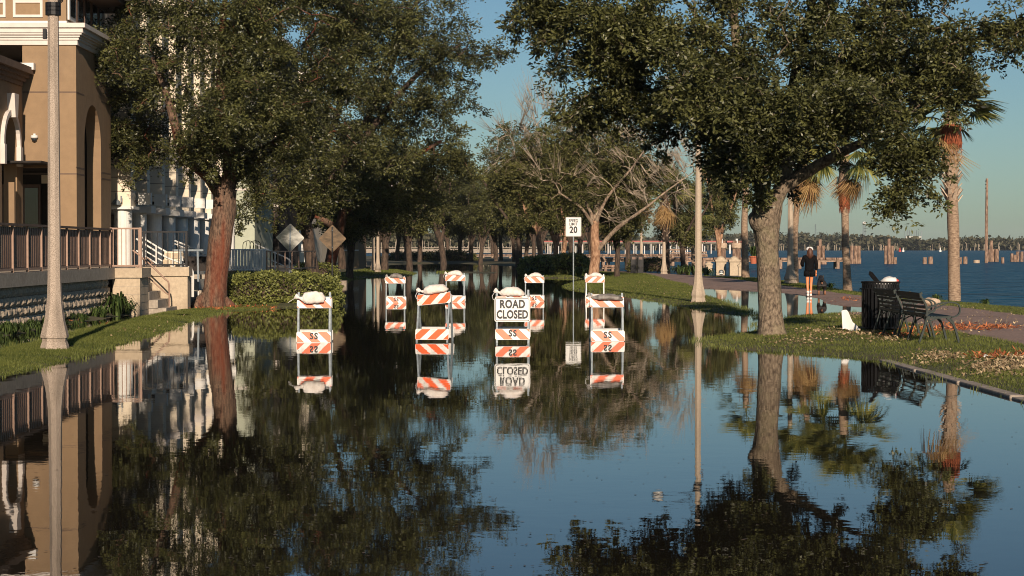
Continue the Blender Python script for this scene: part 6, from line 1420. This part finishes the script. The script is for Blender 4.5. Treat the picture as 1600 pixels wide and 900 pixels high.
# pale causeway at the left
d = 560; t = thing('causeway', 'pale low causeway across the far end of the lake', 'causeway', (X_at(700, d), d, 0)); xa, xb = X_at(540, d), X_at(845, d)
b = MB(); b.box(((xa + xb) / 2, d, .9), (xb - xa, 4, 1.2)); b.build('deck', 'curb_concrete', t, world=True)
b = MB(); b.box(((xa + xb) / 2, d - 1.9, 1.85), (xb - xa, .2, .2)); b.build('rail', 'curb_concrete', t, world=True)
for k in range(60): b = MB(); b.box((xa + (xb - xa) * (k + .5) / 60, d - 1.9, 2.1), (.12, .12, .5 if k % 5 else 3.0)); b.build('post', 'concrete', t, world=True)
b = kind(MB().rbox(-90, 20, 560, 561, 0, .1).build('causeway_foot', 'concrete'), 'structure')
# reddish brown dock line far centre
dock('thin reddish dock line far out between the dark trunks', 735, 845, 300, Z_at(397.5, 300), .35, 8, .3)
# people-like tiny shapes left out; far marker buoys
for px, py, m_, l in ((1469, 386.0, 'white_paint', 'small white marker far out on the lake'), (1406, 386, 'buoy_red', 'small red marker far out on the lake, right of the tall-post pilings'), (1411, 386, 'white_paint', 'small pale marker touching the red one far out on the lake')):
    d = 900; b = MB(); b.lathe([(.6, 0), (.6, .7), (.25, 1.1), (.2, 2.0)], 10); o = b.build('marker_buoy', m_); o.location = (X_at(px, d), d, 0); tag(o, l, 'buoy')
# far shore: a wood of many small trees reading as one mass
rg = np.random.default_rng(77)
def wood(name, d0, depth, xa, xb, h_fn, n, size, mat, seed, label):
    r = np.random.default_rng(seed); X = r.uniform(xa, xb, n); Y = d0 + r.uniform(0, 1, n) ** 1.6 * depth; h = h_fn(X)
    lumps = 1 + .16 * np.sin(X / (size * 3.1)) * np.sin(X / (size * 1.7) + 1) + .10 * r.normal(size=n)
    Z = h * lumps * r.uniform(0, 1, n) ** .55
    return kind(obj(name, leaves_mesh(name, np.column_stack([X, Y, Z]), size, mat, seed, .9, .5)), 'stuff', label)
material('shore_leaf', (0.045, 0.055, 0.030), 0.8, 0.4, attr='rnd', color2=(0.13, 0.12, 0.075), mixpos=(0, 1), translucent=0.15, spec=.1)
wood('far_wood', 1500, 60, -80, 900, lambda X: 9.0 + 1.2 * np.sin(X / 90) + .8 * np.sin(X / 31) + 2.2 * (np.abs(X - 165) < 40), 42000, 3.2, 'shore_leaf', 81, 'wooded far shore of the lake')
wood('far_wood', 760, 50, -260, 40, lambda X: 8.5 + 1.5 * np.sin(X / 22) + 0 * X, 26000, 1.9, 'shore_leaf', 82, 'wooded bank behind the pale causeway')
b = MB()
for k in range(260):
    X = rg.uniform(-60, 900); h = rg.uniform(3.5, 6.5); Y = 1498 + rg.uniform(0, 3); b.tube([(X, Y, 0), (X + rg.normal() * .4, Y, h)], .28, 4, cap=False)
for k in range(120):
    X = rg.uniform(-200, 40); h = rg.uniform(3.0, 6); Y = 757 + rg.uniform(0, 3); b.tube([(X, Y, 0), (X + rg.normal() * .3, Y, h)], .14, 4, cap=False)
kind(b.build('far_trunks', 'dead_twig'), 'stuff')
for px, top, l in ((1258, 362, 'bare tree top sticking out of the far wood, left of the mast'), (1283, 362, 'bare tree top sticking out of the far wood, right of the mast'), (1308, 362, 'spiky tree top on the far shore left of the water tower')):
    d = 1505; x = X_at(px, d); t = thing('tree', l, 'tree', (x, d, 0)); b = MB(); b.tube([(0, 0, 0), (0, 0, Z_at(top, d))], [.5, .15], 6); b.build('trunk', 'dark_bark', t); p = np.column_stack([rg.normal(0, 1.3, 260), rg.normal(0, 1, 260), Z_at(top, d) - 1 - np.abs(rg.normal(0, 2.6, 260))]); kind(obj('crown', leaves_mesh('crown', p, 1.3, 'shore_leaf', 5), t), 'stuff')
d = 2400; t = thing('water_tower', 'pale water tower above the far tree line', 'water tower', (X_at(1350, d), d, 0)); s = d / F
b = MB(); b.lathe([(.2 * s, -2.4 * s), (2.4 * s, -1.6 * s), (3.0 * s, 0), (2.4 * s, 1.6 * s), (.3 * s, 2.4 * s)], 20, (0, 0, Z_at(348.5, d))); b.build('tank', 'white_paint', t, smooth=True)
for k in range(6): a = k * math.pi / 3; b = MB(); b.tube([(math.cos(a) * 2.6 * s, math.sin(a) * 2.6 * s, 0), (math.cos(a) * 2.0 * s, math.sin(a) * 2.0 * s, Z_at(350, d))], .22 * s, 5); b.build('leg', 'galvanised', t)
for px, top, l in ((1274, 350, 'thin lattice mast on the far shore right of the woman'), (1075, 336, 'thin mast above the bridge left of the right lamp post')):
    t = thing('mast', l, 'mast', (X_at(px, d), d, 0)); b = MB(); zt = Z_at(top, d)
    for k in range(3): a = k * 2.09; b.tube([(math.cos(a) * 1.1, math.sin(a) * 1.1, 0), (math.cos(a) * .5, math.sin(a) * .5, zt)], .18, 4, cap=False)
    for k in range(14): z0, z1 = zt * k / 14, zt * (k + 1) / 14; b.tube([(-.9, -.3, z0), (.9, -.3, z1)], .12, 3, cap=False)
    b.build('lattice', 'galvanised', t)
t = thing('industrial_frame', 'faint lattice works with several stubby stacks on the far shore', 'factory', (X_at(1427, d), d, 0)); zt = Z_at(366, d)
for k in range(8): b = MB(); b.box((X_at(1414 + k * 3.6, d) - t.location.x, 0, zt / 2 + 2), (.55 * s, 2, zt + 4 + (k % 3) * 1.0)); b.build('stack', 'galvanised', t)
b = MB(); b.box((0, 0, zt * .62), (24 * s, 3, zt * .5)); b.build('body', 'sign_back', t)
# haze over the lake and far shore
hz = MB(); hz.box((700, 2440, 22), (7400, 5300, 46)); hm = bpy.data.materials.new('haze'); hm.use_nodes = True; q = hm.node_tree; q.nodes.clear()
ov = nn(q, 'ShaderNodeOutputMaterial'); pv = nn(q, 'ShaderNodeVolumePrincipled'); pv.inputs['Color'].default_value = (.80, .88, .95, 1); pv.inputs['Density'].default_value = .00006; pv.inputs['Anisotropy'].default_value = 0.0
q.links.new(pv.outputs[0], ov.inputs['Volume']); M['haze'] = hm
HAZE = True
if HAZE: o = hz.build('haze', 'haze'); kind(o, 'stuff'); o.display_type = 'WIRE'
